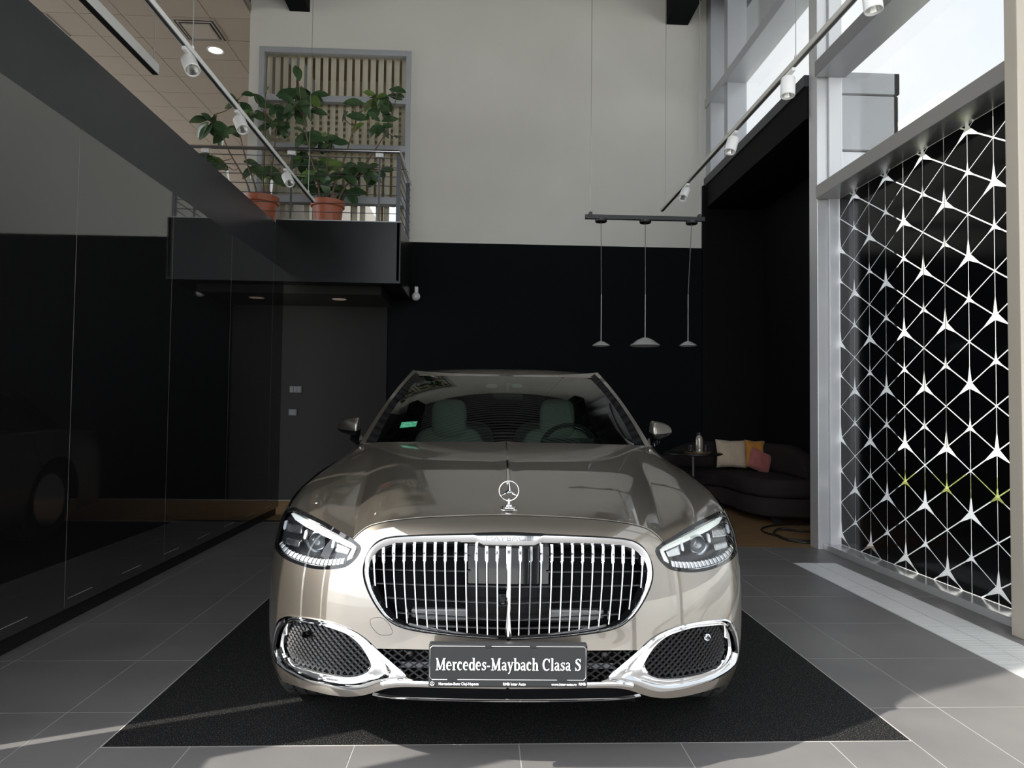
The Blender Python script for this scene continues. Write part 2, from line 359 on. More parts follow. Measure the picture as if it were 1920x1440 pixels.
for i in range(-6, 6):
    for v2 in range(-3, 26):
        if (v2 + i) % 2: continue
        # vertices (i even -> even v2, odd -> odd)
        A = (i, v2)
        for tri in ((A, (i + 1, v2 + 1), (i, v2 + 2)), (A, (i + 1, v2 - 1), (i + 1, v2 + 1))):
            pts = [vert(*t) for t in tri]; cls = [film_class(*t) for t in tri]; c = sum(pts) / 3
            # inset
            area = 0.5 * abs(np.cross(pts[1] - pts[0], pts[2] - pts[0])); per = sum(np.linalg.norm(pts[k] - pts[(k + 1) % 3]) for k in range(3)); rin = 2 * area / per
            s_ = 1 - (LW / 2) / rin
            ip = [c + (p - c) * s_ for p in pts]
            poly = []
            for k in range(3):
                p = ip[k]; pr = ip[k - 1]; nx = ip[(k + 1) % 3]; La, r_ = starL(cls[k])
                for q in (pr, nx):
                    d = (q - p) / np.linalg.norm(q - p)
                    poly.append(p + d * (La if is_arm(d) else r_))
            poly = [x for n_, x in enumerate(poly) if np.linalg.norm(x - poly[n_ - 1]) > 1e-5]
            poly = clip_poly(poly, (3.905, 0.058), (6.262, 3.218))
            if len(poly) >= 3:
                w.add([(3.268, p[0], p[1]) for p in poly] + [(3.272, p[0], p[1]) for p in poly],
                      [tuple(range(len(poly))), tuple(range(2 * len(poly) - 1, len(poly) - 1, -1))] + [(a, len(poly) + a, len(poly) + (a + 1) % len(poly), (a + 1) % len(poly)) for a in range(len(poly))])
struct(w.build('window_2_film', mat('black_film', (0.003, 0.0032, 0.004), 0.12, spec=0.35), parent=None))

# window in the back wall
w = MB(); fw = 0.055
for (a, b, c, d) in ((wx0, wx0 + 0.07, 3.40, wz1), (wx1 - 0.07, wx1, 3.40, wz1), (wx0 + 0.07, wx1 - 0.07, wz1 - 0.075, wz1), (wx0 + 0.07, wx1 - 0.07, 5.39, 5.475), (wx0 + 0.07, wx1 - 0.07, 4.725, 4.81), (wx0 + 0.07, wx1 - 0.07, 3.99, 4.10)):
    w.box((a, YB - 0.03, c), (b, YB + 0.06, d))
struct(w.build('window_5_frame', alu, bevel=0.004))
w = MB(); w.box((wx0 + 0.07, YB + 0.015, 3.42), (wx1 - 0.07, YB + 0.02, 6.06)); struct(w.build('window_5', pane))
w = MB(); n = 18
for k in range(n):
    x = wx0 + 0.09 + k * (wx1 - wx0 - 0.2) / (n - 1); a = 0.35
    dx, dy = 0.042 * math.cos(a), 0.042 * math.sin(a); zbot = 4.02 if k % 3 == 1 else 3.45
    w.add([(x - dx, YB + 0.16 + dy, 4.1 if True else 3.4), (x, YB + 0.165, zbot), (x + dx, YB + 0.16 - dy, zbot), (x - dx, YB + 0.16 + dy, 6.1), (x, YB + 0.165, 6.1), (x + dx, YB + 0.16 - dy, 6.1), (x - dx, YB + 0.16 + dy, zbot)], [(6, 1, 4, 3), (1, 2, 5, 4)])
w.box((wx0 + 0.05, YB + 0.12, 6.1), (wx1 - 0.05, YB + 0.2, 6.16))
tag(w.build('vertical_blind', mat('blind_fabric', (0.88, 0.81, 0.65), 0.8), recalc=False), 'cream vertical slat blind hanging inside the grey framed window', 'blind')
w = MB()
for k in range(11): w.box((wx0 + 0.05, YB + 0.42, 4.62 + k * 0.085), (wx1 + 0.3, YB + 0.44, 4.655 + k * 0.085))
tag(w.build('horizontal_blind', mat('blind_fabric2', (0.92, 0.84, 0.62), 0.8)), 'cream horizontal slat blind showing through the gaps of the vertical blind', 'blind')
w = MB(); w.box((-3.1, 12.5, 3.3), (0.5, 12.6, 4.12)); w.box((-3.1, 12.5, 4.90), (0.5, 12.6, 7.2)); 
for x_ in (-2.4, -1.9, -1.2): w.box((x_, 12.5, 4.12), (x_ + 0.08, 12.6, 4.9))
w.box((-3.1, YB + 0.25, 7.1), (0.5, 12.6, 7.2)); w.box((0.4, YB + 0.25, 3.3), (0.5, 12.6, 7.2)); w.box((-3.0, YB + 0.25, 3.3), (0.5, 12.6, 3.36)); struct(w.build('wall_office', mat('office_wall', (0.66, 0.54, 0.38), 0.8)))

# ================================================================== THE CAR
ANG = 0.0245; CO = np.array([0.095, 2.33, 0.0]); CA, SA = math.cos(ANG), math.sin(ANG)
def w2c(p):
    d = np.array(p, float) - CO; return np.array([d[0] * CA - d[1] * SA, d[0] * SA + d[1] * CA, d[2]])
CAMC = w2c(CAM)
def rayc(px, py):
    r = ray(px, py); return np.array([r[0] * CA - r[1] * SA, r[0] * SA + r[1] * CA, r[2]])
def cY(px, py, Y): r = rayc(px, py); return CAMC + r * ((Y - CAMC[1]) / r[1])
class Spl:
    """natural cubic spline through (x, y) knots"""
    def __init__(s, x, y):
        x = np.array(x, float); y = np.array(y, float); n = len(x); h = np.diff(x); A = np.zeros((n, n)); r = np.zeros(n); A[0, 0] = A[-1, -1] = 1
        for i in range(1, n - 1):
            A[i, i - 1] = h[i - 1]; A[i, i] = 2 * (h[i - 1] + h[i]); A[i, i + 1] = h[i]; r[i] = 6 * ((y[i + 1] - y[i]) / h[i] - (y[i] - y[i - 1]) / h[i - 1])
        s.x, s.y, s.h, s.M = x, y, h, np.linalg.solve(A, r)
    def __call__(s, t, d=0):
        t = np.clip(np.asarray(t, float), s.x[0], s.x[-1]); i = np.clip(np.searchsorted(s.x, t) - 1, 0, len(s.h) - 1)
        a = s.x[i + 1] - t; b = t - s.x[i]; h = s.h[i]
        if d: return -s.M[i] * a * a / (2 * h) + s.M[i + 1] * b * b / (2 * h) - (s.y[i] / h - s.M[i] * h / 6) + (s.y[i + 1] / h - s.M[i + 1] * h / 6)
        return s.M[i] * a ** 3 / (6 * h) + s.M[i + 1] * b ** 3 / (6 * h) + (s.y[i] / h - s.M[i] * h / 6) * a + (s.y[i + 1] / h - s.M[i + 1] * h / 6) * b
EXP = 2.9; EL = 0.80; LEN = 5.46
Wf = Spl([0.18, 0.30, 0.42, 0.55, 0.68, 0.80, 0.88, 0.95, 1.02], [0.930, 0.957, 0.969, 0.974, 0.969, 0.951, 0.924, 0.893, 0.855])
Y0f = Spl([0.18, 0.26, 0.34, 0.45, 0.58, 0.70, 0.79, 0.84, 0.88, 0.95, 1.02], [0.075, 0.030, 0.022, 0.036, 0.052, 0.074, 0.108, 0.145, 0.190, 0.24, 0.26])
def ffun(p, off=0.0):
    z = float(np.clip(p[2], 0.18, 1.02)); Wz = Wf(z); q = max(0.0, EL - (p[1] - off - Y0f(z))) / EL
    return (abs(p[0]) / Wz) ** EXP + q ** EXP - 1
# arc length table of the plan curve
_th = np.linspace(0, PI / 2, 4001); _u = np.sin(_th) ** (2 / EXP); _v = np.cos(_th) ** (2 / EXP)
_s = np.concatenate([[0], np.cumsum(np.hypot(np.diff(_u) * 0.955, np.diff(_v) * EL))]); SM = _s[-1]
def Psz(s, z, off=0.0):
    """body surface, s along the plan outline from the centre line, z height -> point and normal (right half s>0 is +x)"""
    sg = 1.0 if s >= 0 else -1.0; a = abs(s); zc = float(np.clip(z, 0.18, 1.02)); Wz = float(Wf(zc)); y0 = float(Y0f(zc)); Wd = float(Wf(zc, 1)); Yd = float(Y0f(zc, 1))
    if a <= SM:
        th = float(np.interp(a, _s, _th)); u = math.sin(th) ** (2 / EXP); v = math.cos(th) ** (2 / EXP)
        x = Wz * u; y = y0 + EL * (1 - v)
        gx = u ** (EXP - 1) / Wz; gy = -v ** (EXP - 1) / EL; gz = -u ** EXP * Wd / Wz + v ** (EXP - 1) * Yd / EL
    else:
        x = Wz; y = y0 + EL + (a - SM); gx, gy, gz = 1 / Wz, 0.0, -Wd / Wz
        ye = LEN - 0.65
        if y > ye:
            t = (y - ye); L2 = 0.65; th = min(PI / 2, t / 1.25 * PI / 2); u = math.cos(th) ** (2 / 3.0); v = math.sin(th) ** (2 / 3.0)
            x = Wz * u; y = ye + L2 * v; gx, gy, gz = u ** 2 / Wz, v ** 2 / L2, -u ** 3 * Wd / Wz
    n = np.array([gx * sg, gy, gz]); n /= np.linalg.norm(n)
    p = np.array([x * sg, y + off, z])
    return p, n
def s_of(p, off=0.0):
    z = float(np.clip(p[2], 0.18, 1.02)); Wz = float(Wf(z)); y = p[1] - off - float(Y0f(z)); sg = 1.0 if p[0] >= 0 else -1.0
    if y >= EL: return sg * (SM + y - EL)
    u = min(1.0, abs(p[0]) / Wz); v = max(0.0, (EL - y) / EL)
    th = math.atan2(u ** (EXP / 2), v ** (EXP / 2)); return sg * float(np.interp(th, _th, _s))
def px_sz(px, py, off=0.0):
    """where the sight line through a photo point meets the body surface -> (s, z)"""
    r = rayc(px, py); ts = np.linspace(1.6, 5.0, 341); best = None; prev = None
    for t in ts:
        p = CAMC + r * t; f = ffun(p, off)
        if best is None or f < best[0]: best = (f, t)
        if prev is not None and prev[0] > 0 >= f:
            a, b = prev[1], t
            for _ in range(40):
                mm = (a + b) / 2
                if ffun(CAMC + r * mm, off) > 0: a = mm
                else: b = mm
            best = (0, b); break
        prev = (f, t)
    p = CAMC + r * best[1]; return np.array([s_of(p, off), p[2]])
def pxs(L, off=0.0): return [px_sz(x, y, off) for x, y in L]
def P3(sz, off=0.0, nrm=0.0):
    p, n = Psz(sz[0], sz[1], off); return p + n * nrm
def smooth_line(pts, k=4, closed=False):
    """Catmull-Rom through points"""
    P = [np.array(p, float) for p in pts]; n = len(P); out = []
    rng_ = range(n if closed else n - 1)
    for i in rng_:
        p0 = P[(i - 1) % n] if closed or i > 0 else P[0]; p1 = P[i]; p2 = P[(i + 1) % n]; p3 = P[(i + 2) % n] if closed or i + 2 < n else P[-1]
        for q in range(k):
            t = q / k; out.append(0.5 * ((2 * p1) + (-p0 + p2) * t + (2 * p0 - 5 * p1 + 4 * p2 - p3) * t * t + (-p0 + 3 * p1 - 3 * p2 + p3) * t ** 3))
    if not closed: out.append(P[-1])
    return out
def resample(pts, n, closed=False):
    P = np.array(pts, float)
    if closed: P = np.vstack([P, P[:1]])
    d = np.concatenate([[0], np.cumsum(np.linalg.norm(np.diff(P, axis=0), axis=1))]); t = np.linspace(0, d[-1], n + 1 if closed else n)
    R = np.array([[np.interp(x, d, P[:, c]) for c in range(P.shape[1])] for x in t]); return list(R[:-1] if closed else R)
def in_poly(p, poly):
    x, y = p; c = False; n = len(poly); j = n - 1
    for i in range(n):
        xi, yi = poly[i]; xj, yj = poly[j]
        if (yi > y) != (yj > y) and x < (xj - xi) * (y - yi) / (yj - yi) + xi: c = not c
        j = i
    return c
def patch(outer, holes=(), step=0.02, off=0.0):
    """triangulated patch of the body surface bounded by an outline in (s,z)"""
    outer = resample(outer, max(8, int(sum(np.linalg.norm(np.array(outer[i]) - outer[i - 1]) for i in range(len(outer))) / (step * 0.6))), True)
    loops = [outer] + [resample(h, max(12, int(sum(np.linalg.norm(np.array(h[i]) - h[i - 1]) for i in range(len(h))) / (step * 0.5))), True) for h in holes]
    V = []; E_ = []
    for lp in loops:
        b = len(V); V += [Vector((float(p[0]), float(p[1]))) for p in lp]; E_ += [(b + i, b + (i + 1) % len(lp)) for i in range(len(lp))]
    A = np.array(outer); s0, z0 = A.min(0); s1, z1 = A.max(0); allb = np.vstack([np.array(l) for l in loops])
    js = 0
    for s_ in np.arange(s0, s1, step):
        js += 1
        for z_ in np.arange(z0 + (js % 2) * step / 2, z1, step):
            if np.min(np.hypot(allb[:, 0] - s_, allb[:, 1] - z_)) < step * 0.45: continue
            if in_poly((s_, z_), outer) and not any(in_poly((s_, z_), h) for h in loops[1:]): V.append(Vector((float(s_), float(z_))))
    ov, oe, of, _, _, _ = delaunay_2d_cdt(V, E_, [], 0, 1e-6)
    vs = []; ns = []
    for v in ov:
        p, n = Psz(v[0], v[1], off); vs.append(p); ns.append(n)
    fs = []
    for f in of:
        c = (sum(ov[i][0] for i in f) / len(f), sum(ov[i][1] for i in f) / len(f))
        if in_poly(c, loops[0]) and not any(in_poly(c, h) for h in loops[1:]):
            a, b, d = [np.array(vs[i]) for i in f[:3]]
            nn = np.cross(b - a, d - a); fs.append(tuple(f) if nn @ ns[f[0]] > 0 else tuple(f)[::-1])
    return vs, fs, ns
def mesh_n(name, vs, fs, ns, material, parent):
    me = bpy.data.meshes.new(name); me.from_pydata([tuple(map(float, v)) for v in vs], [], fs); me.materials.append(material)
    me.polygons.foreach_set('use_smooth', [True] * len(me.polygons)); me.update()
    me.normals_split_custom_set_from_vertices([tuple(map(float, n)) for n in ns])
    o = bpy.data.objects.new(name, me); COL.objects.link(o); o.parent = parent; return o
def mir(vs, fs, ns):
    b = len(vs); return ([v * np.array([-1, 1, 1]) for v in vs], [tuple(f)[::-1] for f in fs], [n * np.array([-1, 1, 1]) for n in ns])
def both(a):
    b = mir(*a); k = len(a[0]); return a[0] + b[0], a[1] + [tuple(i + k for i in f) for f in b[1]], a[2] + b[2]
def mirm(L): return [np.array([-p[0], p[1]]) for p in L]

car = empty('car', tuple(CO), 'champagne gold luxury saloon parked nose-on on the black mat', 'car', rz=-ANG)
def paint_mat():
    m = mat('champagne_paint', (0.215, 0.189, 0.156), 0.36, 0.85, coat=1.0, coat_rough=0.005)
    m.node_tree.nodes['Principled BSDF'].inputs['Coat IOR'].default_value = 2.1
    nt = m.node_tree; b = nt.nodes['Principled BSDF']
    tc = N(nt, 'ShaderNodeTexCoord'); n = N(nt, 'ShaderNodeTexNoise'); n.inputs['Scale'].default_value = 900; n.inputs['Detail'].default_value = 1
    r = N(nt, 'ShaderNodeMapRange'); r.inputs['To Min'].default_value = 0.30; r.inputs['To Max'].default_value = 0.46
    nt.links.new(tc.outputs['Object'], n.inputs['Vector']); nt.links.new(n.outputs['Fac'], r.inputs['Value']); nt.links.new(r.outputs[0], b.inputs['Roughness']); return m
paint = paint_mat()
gap_m = mat('panel_gap', (0.004, 0.004, 0.004), 0.8)
dark_in = mat('dark_inner', (0.004, 0.004, 0.005), 0.7, spec=0.1)
piano = mat('piano_black', (0.006, 0.006, 0.007), 0.04, spec=0.6)

# ---- outlines read off the left half of the front (photo points), laid on the body surface
HL_top = [(552, 951), (566, 957), (604, 976), (635, 995), (662, 1011), (675, 1022)]                 # lamp, top edge outer -> inner
HL_in = [(677, 1030), (671, 1043), (661, 1054), (650, 1062), (636, 1066)]
HL_bot = [(610, 1068), (585, 1066), (560, 1059), (535, 1048), (522, 1037)]
HL_out = [(515, 1020), (513, 1000), (518, 980), (531, 962), (542, 954)]
SEAM = [(662, 1011), (673, 1000), (690, 988), (712, 981), (740, 976), (790, 971), (850, 968), (905, 966.5), (951, 966)]
seam = [np.array(p) for p in pxs(SEAM)]
seam[-1][0] = 0.0
GR_out = [(953, 1001), (850, 1003), (780, 1005), (735, 1008), (712, 1015), (696, 1029), (686, 1048), (682, 1072), (687, 1098), (701, 1128), (720, 1154), (745, 1173), (785, 1184), (850, 1192), (910, 1197), (953, 1199)]
GR_in = [(953, 1023), (903, 1022), (896, 1017), (850, 1017.5), (780, 1018), (742, 1020), (722, 1026), (707, 1037), (696, 1053), (692, 1074), (697, 1098), (710, 1127), (728, 1152), (750, 1168), (788, 1178), (850, 1187), (910, 1192), (953, 1194)]
FG_out = [(556, 1155), (537, 1154.5), (522, 1164), (514, 1184), (510, 1213), (514, 1235), (523, 1247), (538, 1259), (562, 1272), (594, 1282), (625, 1290), (660, 1294), (687, 1289), (712, 1280), (745, 1275), (763, 1269), (745, 1251), (706, 1215), (687, 1197), (662, 1181), (625, 1167), (587, 1159)]
FG_in = [(575, 1170), (546, 1167.5), (537, 1175), (531, 1190), (528.5, 1210), (533, 1230), (545, 1244), (566, 1253), (590, 1260), (625, 1266), (656, 1268), (676, 1264), (688, 1255), (691, 1243), (681, 1221), (669, 1205), (650, 1190), (625, 1180), (600, 1173)]
LM = [(706, 1216), (760, 1217), (953, 1218), (953, 1277), (780, 1277), (763, 1271), (745, 1252)]
BOT = [(953, 1292), (850, 1290), (770, 1288), (730, 1290), (705, 1297), (680, 1304), (650, 1306.5), (618, 1303), (580, 1294), (545, 1283), (522, 1270)]
def half(L):      # exact centre line
    R = [np.array(p) for p in pxs(L)]
    for i, (x, y) in enumerate(L):
        if x >= 951: R[i][0] = 0.0
    return R
hl_top, hl_in, hl_bot, hl_out = pxs(HL_top), pxs(HL_in), pxs(HL_bot), pxs(HL_out)
gr_out = smooth_line(half(GR_out), 5); gr_in = half(GR_in)
gr_out[-1][0] = 0.0
fg_out = smooth_line(pxs(FG_out), 4, True); fg_in = smooth_line(pxs(FG_in), 4, True)
lm = half(LM); bot = half(BOT)
# shoulder line and rear outline, (s,z)
def sy(ly, z): return np.array([-(SM + ly - EL - float(Y0f(min(z, 1.02)))), z])
ho = hl_out[-1]; top0 = hl_top[0]
sh = [np.array(top0)] + [np.array([s_of(np.array([-Wf(z) * 1.0, y, z])), z]) for y, z in ((0.85, 0.895), (1.02, 0.93), (1.25, 0.955), (1.5, 0.972), (1.8, 0.98))]
AX1, AX2, WR, AR = 0.83, 4.23, 0.365, 0.40
s_ax1 = sy(AX1, 0.36)[0]; s_ax2 = sy(AX2, 0.36)[0]
sh[0] = np.array(hl_out[-1])
def arcp(sc, a0, a1, n=20): return [np.array([sc + AR * math.cos(a), 0.36 + AR * math.sin(a)]) for a in np.linspace(a0, a1, n)]
AM = 0.95
seam_s = smooth_line(seam, 4)
G = np.array([0.0018, 0.0])
hl_low = smooth_line([hl_top[4], hl_top[5]] + hl_in + hl_bot + [hl_out[0]], 4)
bump = seam_s[::-1] + hl_low[1:] + [arcp(s_ax1, AM, 1.0, 2)[0]] + arcp(s_ax1, AM, -0.40, 12)[1:] + [np.array(p) for p in smooth_line(bot, 3)[::-1]]
fg_hole = fg_out
body = both(patch(bump, [gr_out_c for gr_out_c in []] + [], 0.02)) if False else None
# the half outline of the bumper skirts the grille and the lower mesh along the centre line
def cut_center(outer):
    """bumper outline with the grille and the lower opening joined to the centre line"""
    k = [i for i, p in enumerate(outer) if abs(p[0]) < 1e-6]
    return outer
gro = [np.array(p) for p in gr_out]; lms = [np.array(lm[0]), np.array(lm[1]), np.array(lm[2])]; lmr = [np.array(lm[3]), np.array(lm[4]), np.array(lm[5]), np.array(lm[6])]
b_out = seam_s[::-1] + hl_low[1:] + arcp(s_ax1, AM, -0.40, 12) + [np.array(p) for p in smooth_line(bot, 3)[::-1]] + lmr[:1] + lmr[1:] + lms[:1] + lms[1:] + gro[::-1]
b_out = [p for i, p in enumerate(b_out) if np.linalg.norm(p - b_out[i - 1]) > 1e-4]
def patch_keep(outer, holes, step):
    return patch(outer, holes, step)
vs, fs, ns = both(patch(b_out, [fg_out], 0.02))
bumper = mesh_n('front_bumper', vs, fs, ns, paint, car)
# side panels
def belt(ly): return sy(ly, 0.98)
fend = smooth_line(hl_out, 3) + [p for p in smooth_line(sh, 4)[1:] if p[0] > belt(1.45)[0] + 0.002] + [sy(1.45, 0.966), sy(1.45, 0.60), sy(1.45, 0.22), sy(1.235, 0.22)] + arcp(s_ax1, PI + 0.36, AM, 26)
for sg in (1, -1):
    a = patch(fend, [], 0.035); a = a if sg == 1 else mir(*a); mesh_n('fender', *a, paint, car)
    a = patch([sy(1.455, 0.966), sy(1.455, 0.22), sy(2.55, 0.22), sy(2.55, 0.975), sy(1.8, 0.975)], [], 0.05); a = a if sg == 1 else mir(*a); d = mesh_n('front_door', *a, paint, car)
    a = patch([sy(2.555, 0.975), sy(2.555, 0.22), sy(3.75, 0.22)] + [p for p in arcp(s_ax2, -0.36, 0.9, 12)] + [sy(3.98, 0.975)], [], 0.05); a = a if sg == 1 else mir(*a); mesh_n('rear_door', *a, paint, car)
    e = sy(LEN - 0.65, 0.5)[0] - 1.25
    a = patch([sy(3.985, 0.975)] + arcp(s_ax2, 0.93, PI + 0.36, 24) + [sy(4.9, 0.22), np.array([e, 0.25]), np.array([e, 0.95]), sy(4.7, 0.97)], [], 0.05); a = a if sg == 1 else mir(*a); mesh_n('rear_quarter_panel', *a, paint, car)
# hood, a grid of lines running from the front seam to the windscreen
Sf = [P3(p) for p in [hl_out[-1]] + hl_top[0:5]] ; Sf = smooth_line(Sf, 6)
Ss = [P3(p) for p in smooth_line(seam, 6)]
Sp = Sf[:-1] + Ss; kc = len(Sf) - 1
nu1, nu2, nv = 24, 44, 56
SA_ = resample(Sf, nu1); SB_ = resample(Ss, nu2)
cA = resample(smooth_line([(-0.882, 1.80, 0.985), (-0.868, 1.70, 1.012), (-0.826, 1.62, 1.040), (-0.76, 1.575, 1.052), (-0.70, 1.555, 1.056)], 6), nu1)
cB = resample(smooth_line([(-0.70, 1.555, 1.056), (-0.55, 1.53, 1.060), (-0.35, 1.51, 1.064), (-0.15, 1.502, 1.066), (0.0, 1.50, 1.066)], 6), nu2)
Srow = SA_ + SB_[1:]; Crow = cA + cB[1:]; nu = len(Srow)
Gd = np.zeros((nv, nu, 3))
for i in range(nu):
    if i < nu1: t = i / (nu1 - 1); T0 = np.array([-0.01 * (1 - t), 0.25 + 0.10 * t, 0.115 + 0.01 * t]); T3 = np.array([0.0, 0.33 + .07 * t, 0.035])
    else: t = (i - nu1 + 1) / (nu2 - 1); T0 = np.array([0, 0.35 + 0.05 * t, 0.125 - 0.01 * t]); T3 = np.array([0, 0.40, 0.035 + 0.005 * t])
    T0 = T0 + np.array([(Crow[i][0] - Srow[i][0]) * 0.33, 0, 0]); T3 = T3 + np.array([(Crow[i][0] - Srow[i][0]) * 0.25, 0, 0])
    p0, p3 = Srow[i], Crow[i]; p1, p2 = p0 + T0, p3 - T3
    for j in range(nv):
        v = (j / (nv - 1)) ** 1.35; u = 1 - v
        p = p0 * u ** 3 + 3 * p1 * u * u * v + 3 * p2 * u * v * v + p3 * v ** 3
        fade = min(1, v * 4) if v < 0.9 else 1
        p = p.copy(); p[2] += 0.007 * fade * math.exp(-(p[0] / 0.035) ** 2)
        Gd[j, i] = p
full = np.concatenate([Gd, Gd[:, -2::-1] * np.array([-1, 1, 1])], axis=1)
b = MB(); b.grid(full)
lip = np.stack([full[0] + np.array([0, 0.002, 0.0]), full[0] + np.array([0, 0.03, -0.02])]); b.grid(lip)
hood = b.build('hood', paint, car, smooth=True, ang=0.9)
sl_ = [P3(p, 0, -0.0002) for p in smooth_line(seam, 6)]; sl_[-1][0] = 0; sl_ = sl_ + [q * np.array([-1, 1, 1]) for q in sl_[:-1][::-1]]
MB().tube([p + np.array([0, -0.0012, -0.0012]) for p in sl_], 0.0016, 6).build('hood_gap', gap_m, hood)
MB().tube([p + np.array([0, -0.0008, 0.0022]) for p in sl_], 0.0016, 6).build('hood_edge', paint, hood, smooth=True)
# central chrome blade of the hood
b = MB(); cl = Gd[:, -1]; idx = [j for j in range(nv) if cl[j][1] > 0.50]
b.frame([cl[j] + np.array([0, 0, 0.001]) for j in idx], [(-1, -1), (-0.5, 0.7), (0.5, 0.7), (1, -1)], scales=[0.0098 - 0.0062 * (cl[j][1] - 0.5) for j in idx])
b.build('hood_trim_strip', chrome, car, smooth=True)
# ornament : star in a ring on a pedestal
oc = cY(953, 931, 0.22); b = MB()
k0 = min(range(nv), key=lambda j: abs(cl[j][1] - 0.24)); base = cl[k0].copy(); base[1] = 0.235
RS = 0.0355; oc = np.array([0.0, base[1] - 0.0, base[2] + 0.012 + 0.014 + RS])
b.lathe([(0.026, 0.0), (0.026, 0.003), (0.021, 0.006), (0.012, 0.007)], base, 28); b.lathe([(0.014, 0.006), (0.012, 0.012), (0.005, 0.015), (0.0035, 0.028), (0.0045, 0.032)], base, 20)
b.tube([oc + RS * np.array([math.cos(a), 0, math.sin(a)]) for a in np.linspace(0, 2 * PI, 49)[:-1]], 0.0021, 8, closed=True)
for a in (PI / 2, PI / 2 + 2 * PI / 3, PI / 2 + 4 * PI / 3):
    d = np.array([math.cos(a), 0, math.sin(a)]); q = np.array([-d[2], 0, d[0]]); t = oc + d * RS
    for sy_ in (-1, 1):
        f_ = np.array([0, 0.0045 * sy_, 0]); w1 = q * 0.0052; c60 = oc
        b.add([oc + w1 + d * 0.002, oc - w1 + d * 0.002, t + q * 0.0008, t - q * 0.0008, oc + f_, t + f_ * 0.2, oc - d * 0.004], [(0, 4, 5, 2), (4, 1, 3, 5), (0, 6, 4), (6, 1, 4)])
b.build('hood_ornament', chrome, car, smooth=True, ang=0.5)
b = MB(); b.tube([base + np.array([0.030 * math.cos(a), -0.006 + 0.012 * math.sin(a) - 0.02, -0.004]) for a in np.linspace(0, 2 * PI, 25)[:-1]], 0.0013, 6, closed=True)
b.build('ornament_wreath', chrome, car, smooth=True)

# bands of trim on the body surface
def band(outl, inl, prof, n, closed, name, material, mirror=True, join=False, parent=None):
    A = resample(outl, n, closed); B = resample(inl, n, closed); rowsG = []
    for t, o in prof:
        rowsG.append([P3(np.array(a) * (1 - t) + np.array(c) * t, 0, o) for a, c in zip(A, B)])
    G_ = np.array(rowsG)
    if join: G_ = np.concatenate([G_, G_[:, -2::-1] * np.array([-1, 1, 1])], axis=1)
    if closed: G_ = np.concatenate([G_, G_[:, :1]], axis=1)
    b = MB(); b.grid(G_)
    if mirror and not join: b.grid(G_ * np.array([-1, 1, 1]), flip=True)
    return b, G_
gr_in_s = smooth_line(gr_in[5:], 5); gr_in_s = gr_in[:5] + gr_in_s
ring_prof = [(0, -0.012, -0.012), (0, 0.003, 0.004), (0.14, 0.008, 0.014), (0.24, 0.010, 0.020), (0.5, 0.012, 0.0165), (0.85, 0.008, 0.009), (1, 0.000, 0.004), (1, -0.05, -0.05)]
def topw(p): return min(1.0, max(0.0, (p[1] - 0.70) / 0.07))
A = resample(gr_out, 110); Bq = gr_in_s
# match inner to outer by direction from the grille centre
gc = np.array([0.0, 0.645])
def angm(p): return math.atan2(-(p[0] - gc[0]) / 0.5, (p[1] - gc[1]) / 0.17)
Bi = resample(Bq, 400); angB = np.array([angm(p) for p in Bi]); angB = np.maximum.accumulate(angB); Bn = [np.array([np.interp(angm(a), angB, np.array(Bi)[:, 0]), np.interp(angm(a), angB, np.array(Bi)[:, 1])]) for a in A]
Bn[0][0] = 0; Bn[-1][0] = 0
rG = np.array([[P3(a * (1 - t) + c * t, 0, o1 * (1 - topw(a)) + o2 * topw(a)) for a, c in zip(np.array(A), Bn)] for t, o1, o2 in ring_prof])
rG = np.concatenate([rG, rG[:, -2::-1] * np.array([-1, 1, 1])], axis=1)
grille = MB().grid(rG).build('grille', chrome, car, smooth=True, ang=0.7)
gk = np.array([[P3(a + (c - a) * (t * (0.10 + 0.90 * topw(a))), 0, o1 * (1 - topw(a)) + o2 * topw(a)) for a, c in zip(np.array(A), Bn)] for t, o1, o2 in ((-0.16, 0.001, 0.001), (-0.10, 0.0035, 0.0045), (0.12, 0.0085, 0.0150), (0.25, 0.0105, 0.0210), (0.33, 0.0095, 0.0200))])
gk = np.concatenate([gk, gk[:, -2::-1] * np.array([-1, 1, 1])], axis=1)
MB().grid(gk).build('grille_shade_band', mat('shade_band_black', (0.010, 0.011, 0.013), 0.4, spec=0.2), grille, smooth=True, ang=0.9)  # black band painting in the dark reflection and shade above the chrome
grille['label'] = 'chrome ringed grille with upright bars'
# back of the grille
bk = patch([np.array(p) for p in resample(gr_in, 60)] , [], 0.03, 0.12)
gi_full = [np.array(p) for p in resample(gr_in, 70)]
b = MB(); gb = np.array([[P3(p, 0.0, -0.05), P3(p, 0.11)] for p in gi_full]).transpose(1, 0, 2)
vs, fs, ns = both(bk); b.add(vs, fs); b.grid(gb); b.grid(gb * np.array([-1, 1, 1]))
b.build('grille_backing', dark_in, grille)
BARS = [((701.7, 1040), (704.5, 1098)), ((719.5, 1025), (726, 1139)), ((738.8, 1023), (745, 1159)), ((758.2, 1021.5), (764, 1168)), ((777.2, 1021), (783, 1172)), ((796.5, 1021), (801.7, 1176)), ((816, 1020.5), (820, 1178)), ((835, 1020.5), (838.7, 1181)), ((854.7, 1020), (857, 1183.5)), ((873.8, 1020), (876, 1186)), ((893.3, 1020), (895, 1188)), ((912.8, 1024.5), (914, 1190)), ((932.5, 1024.5), (933, 1191))]
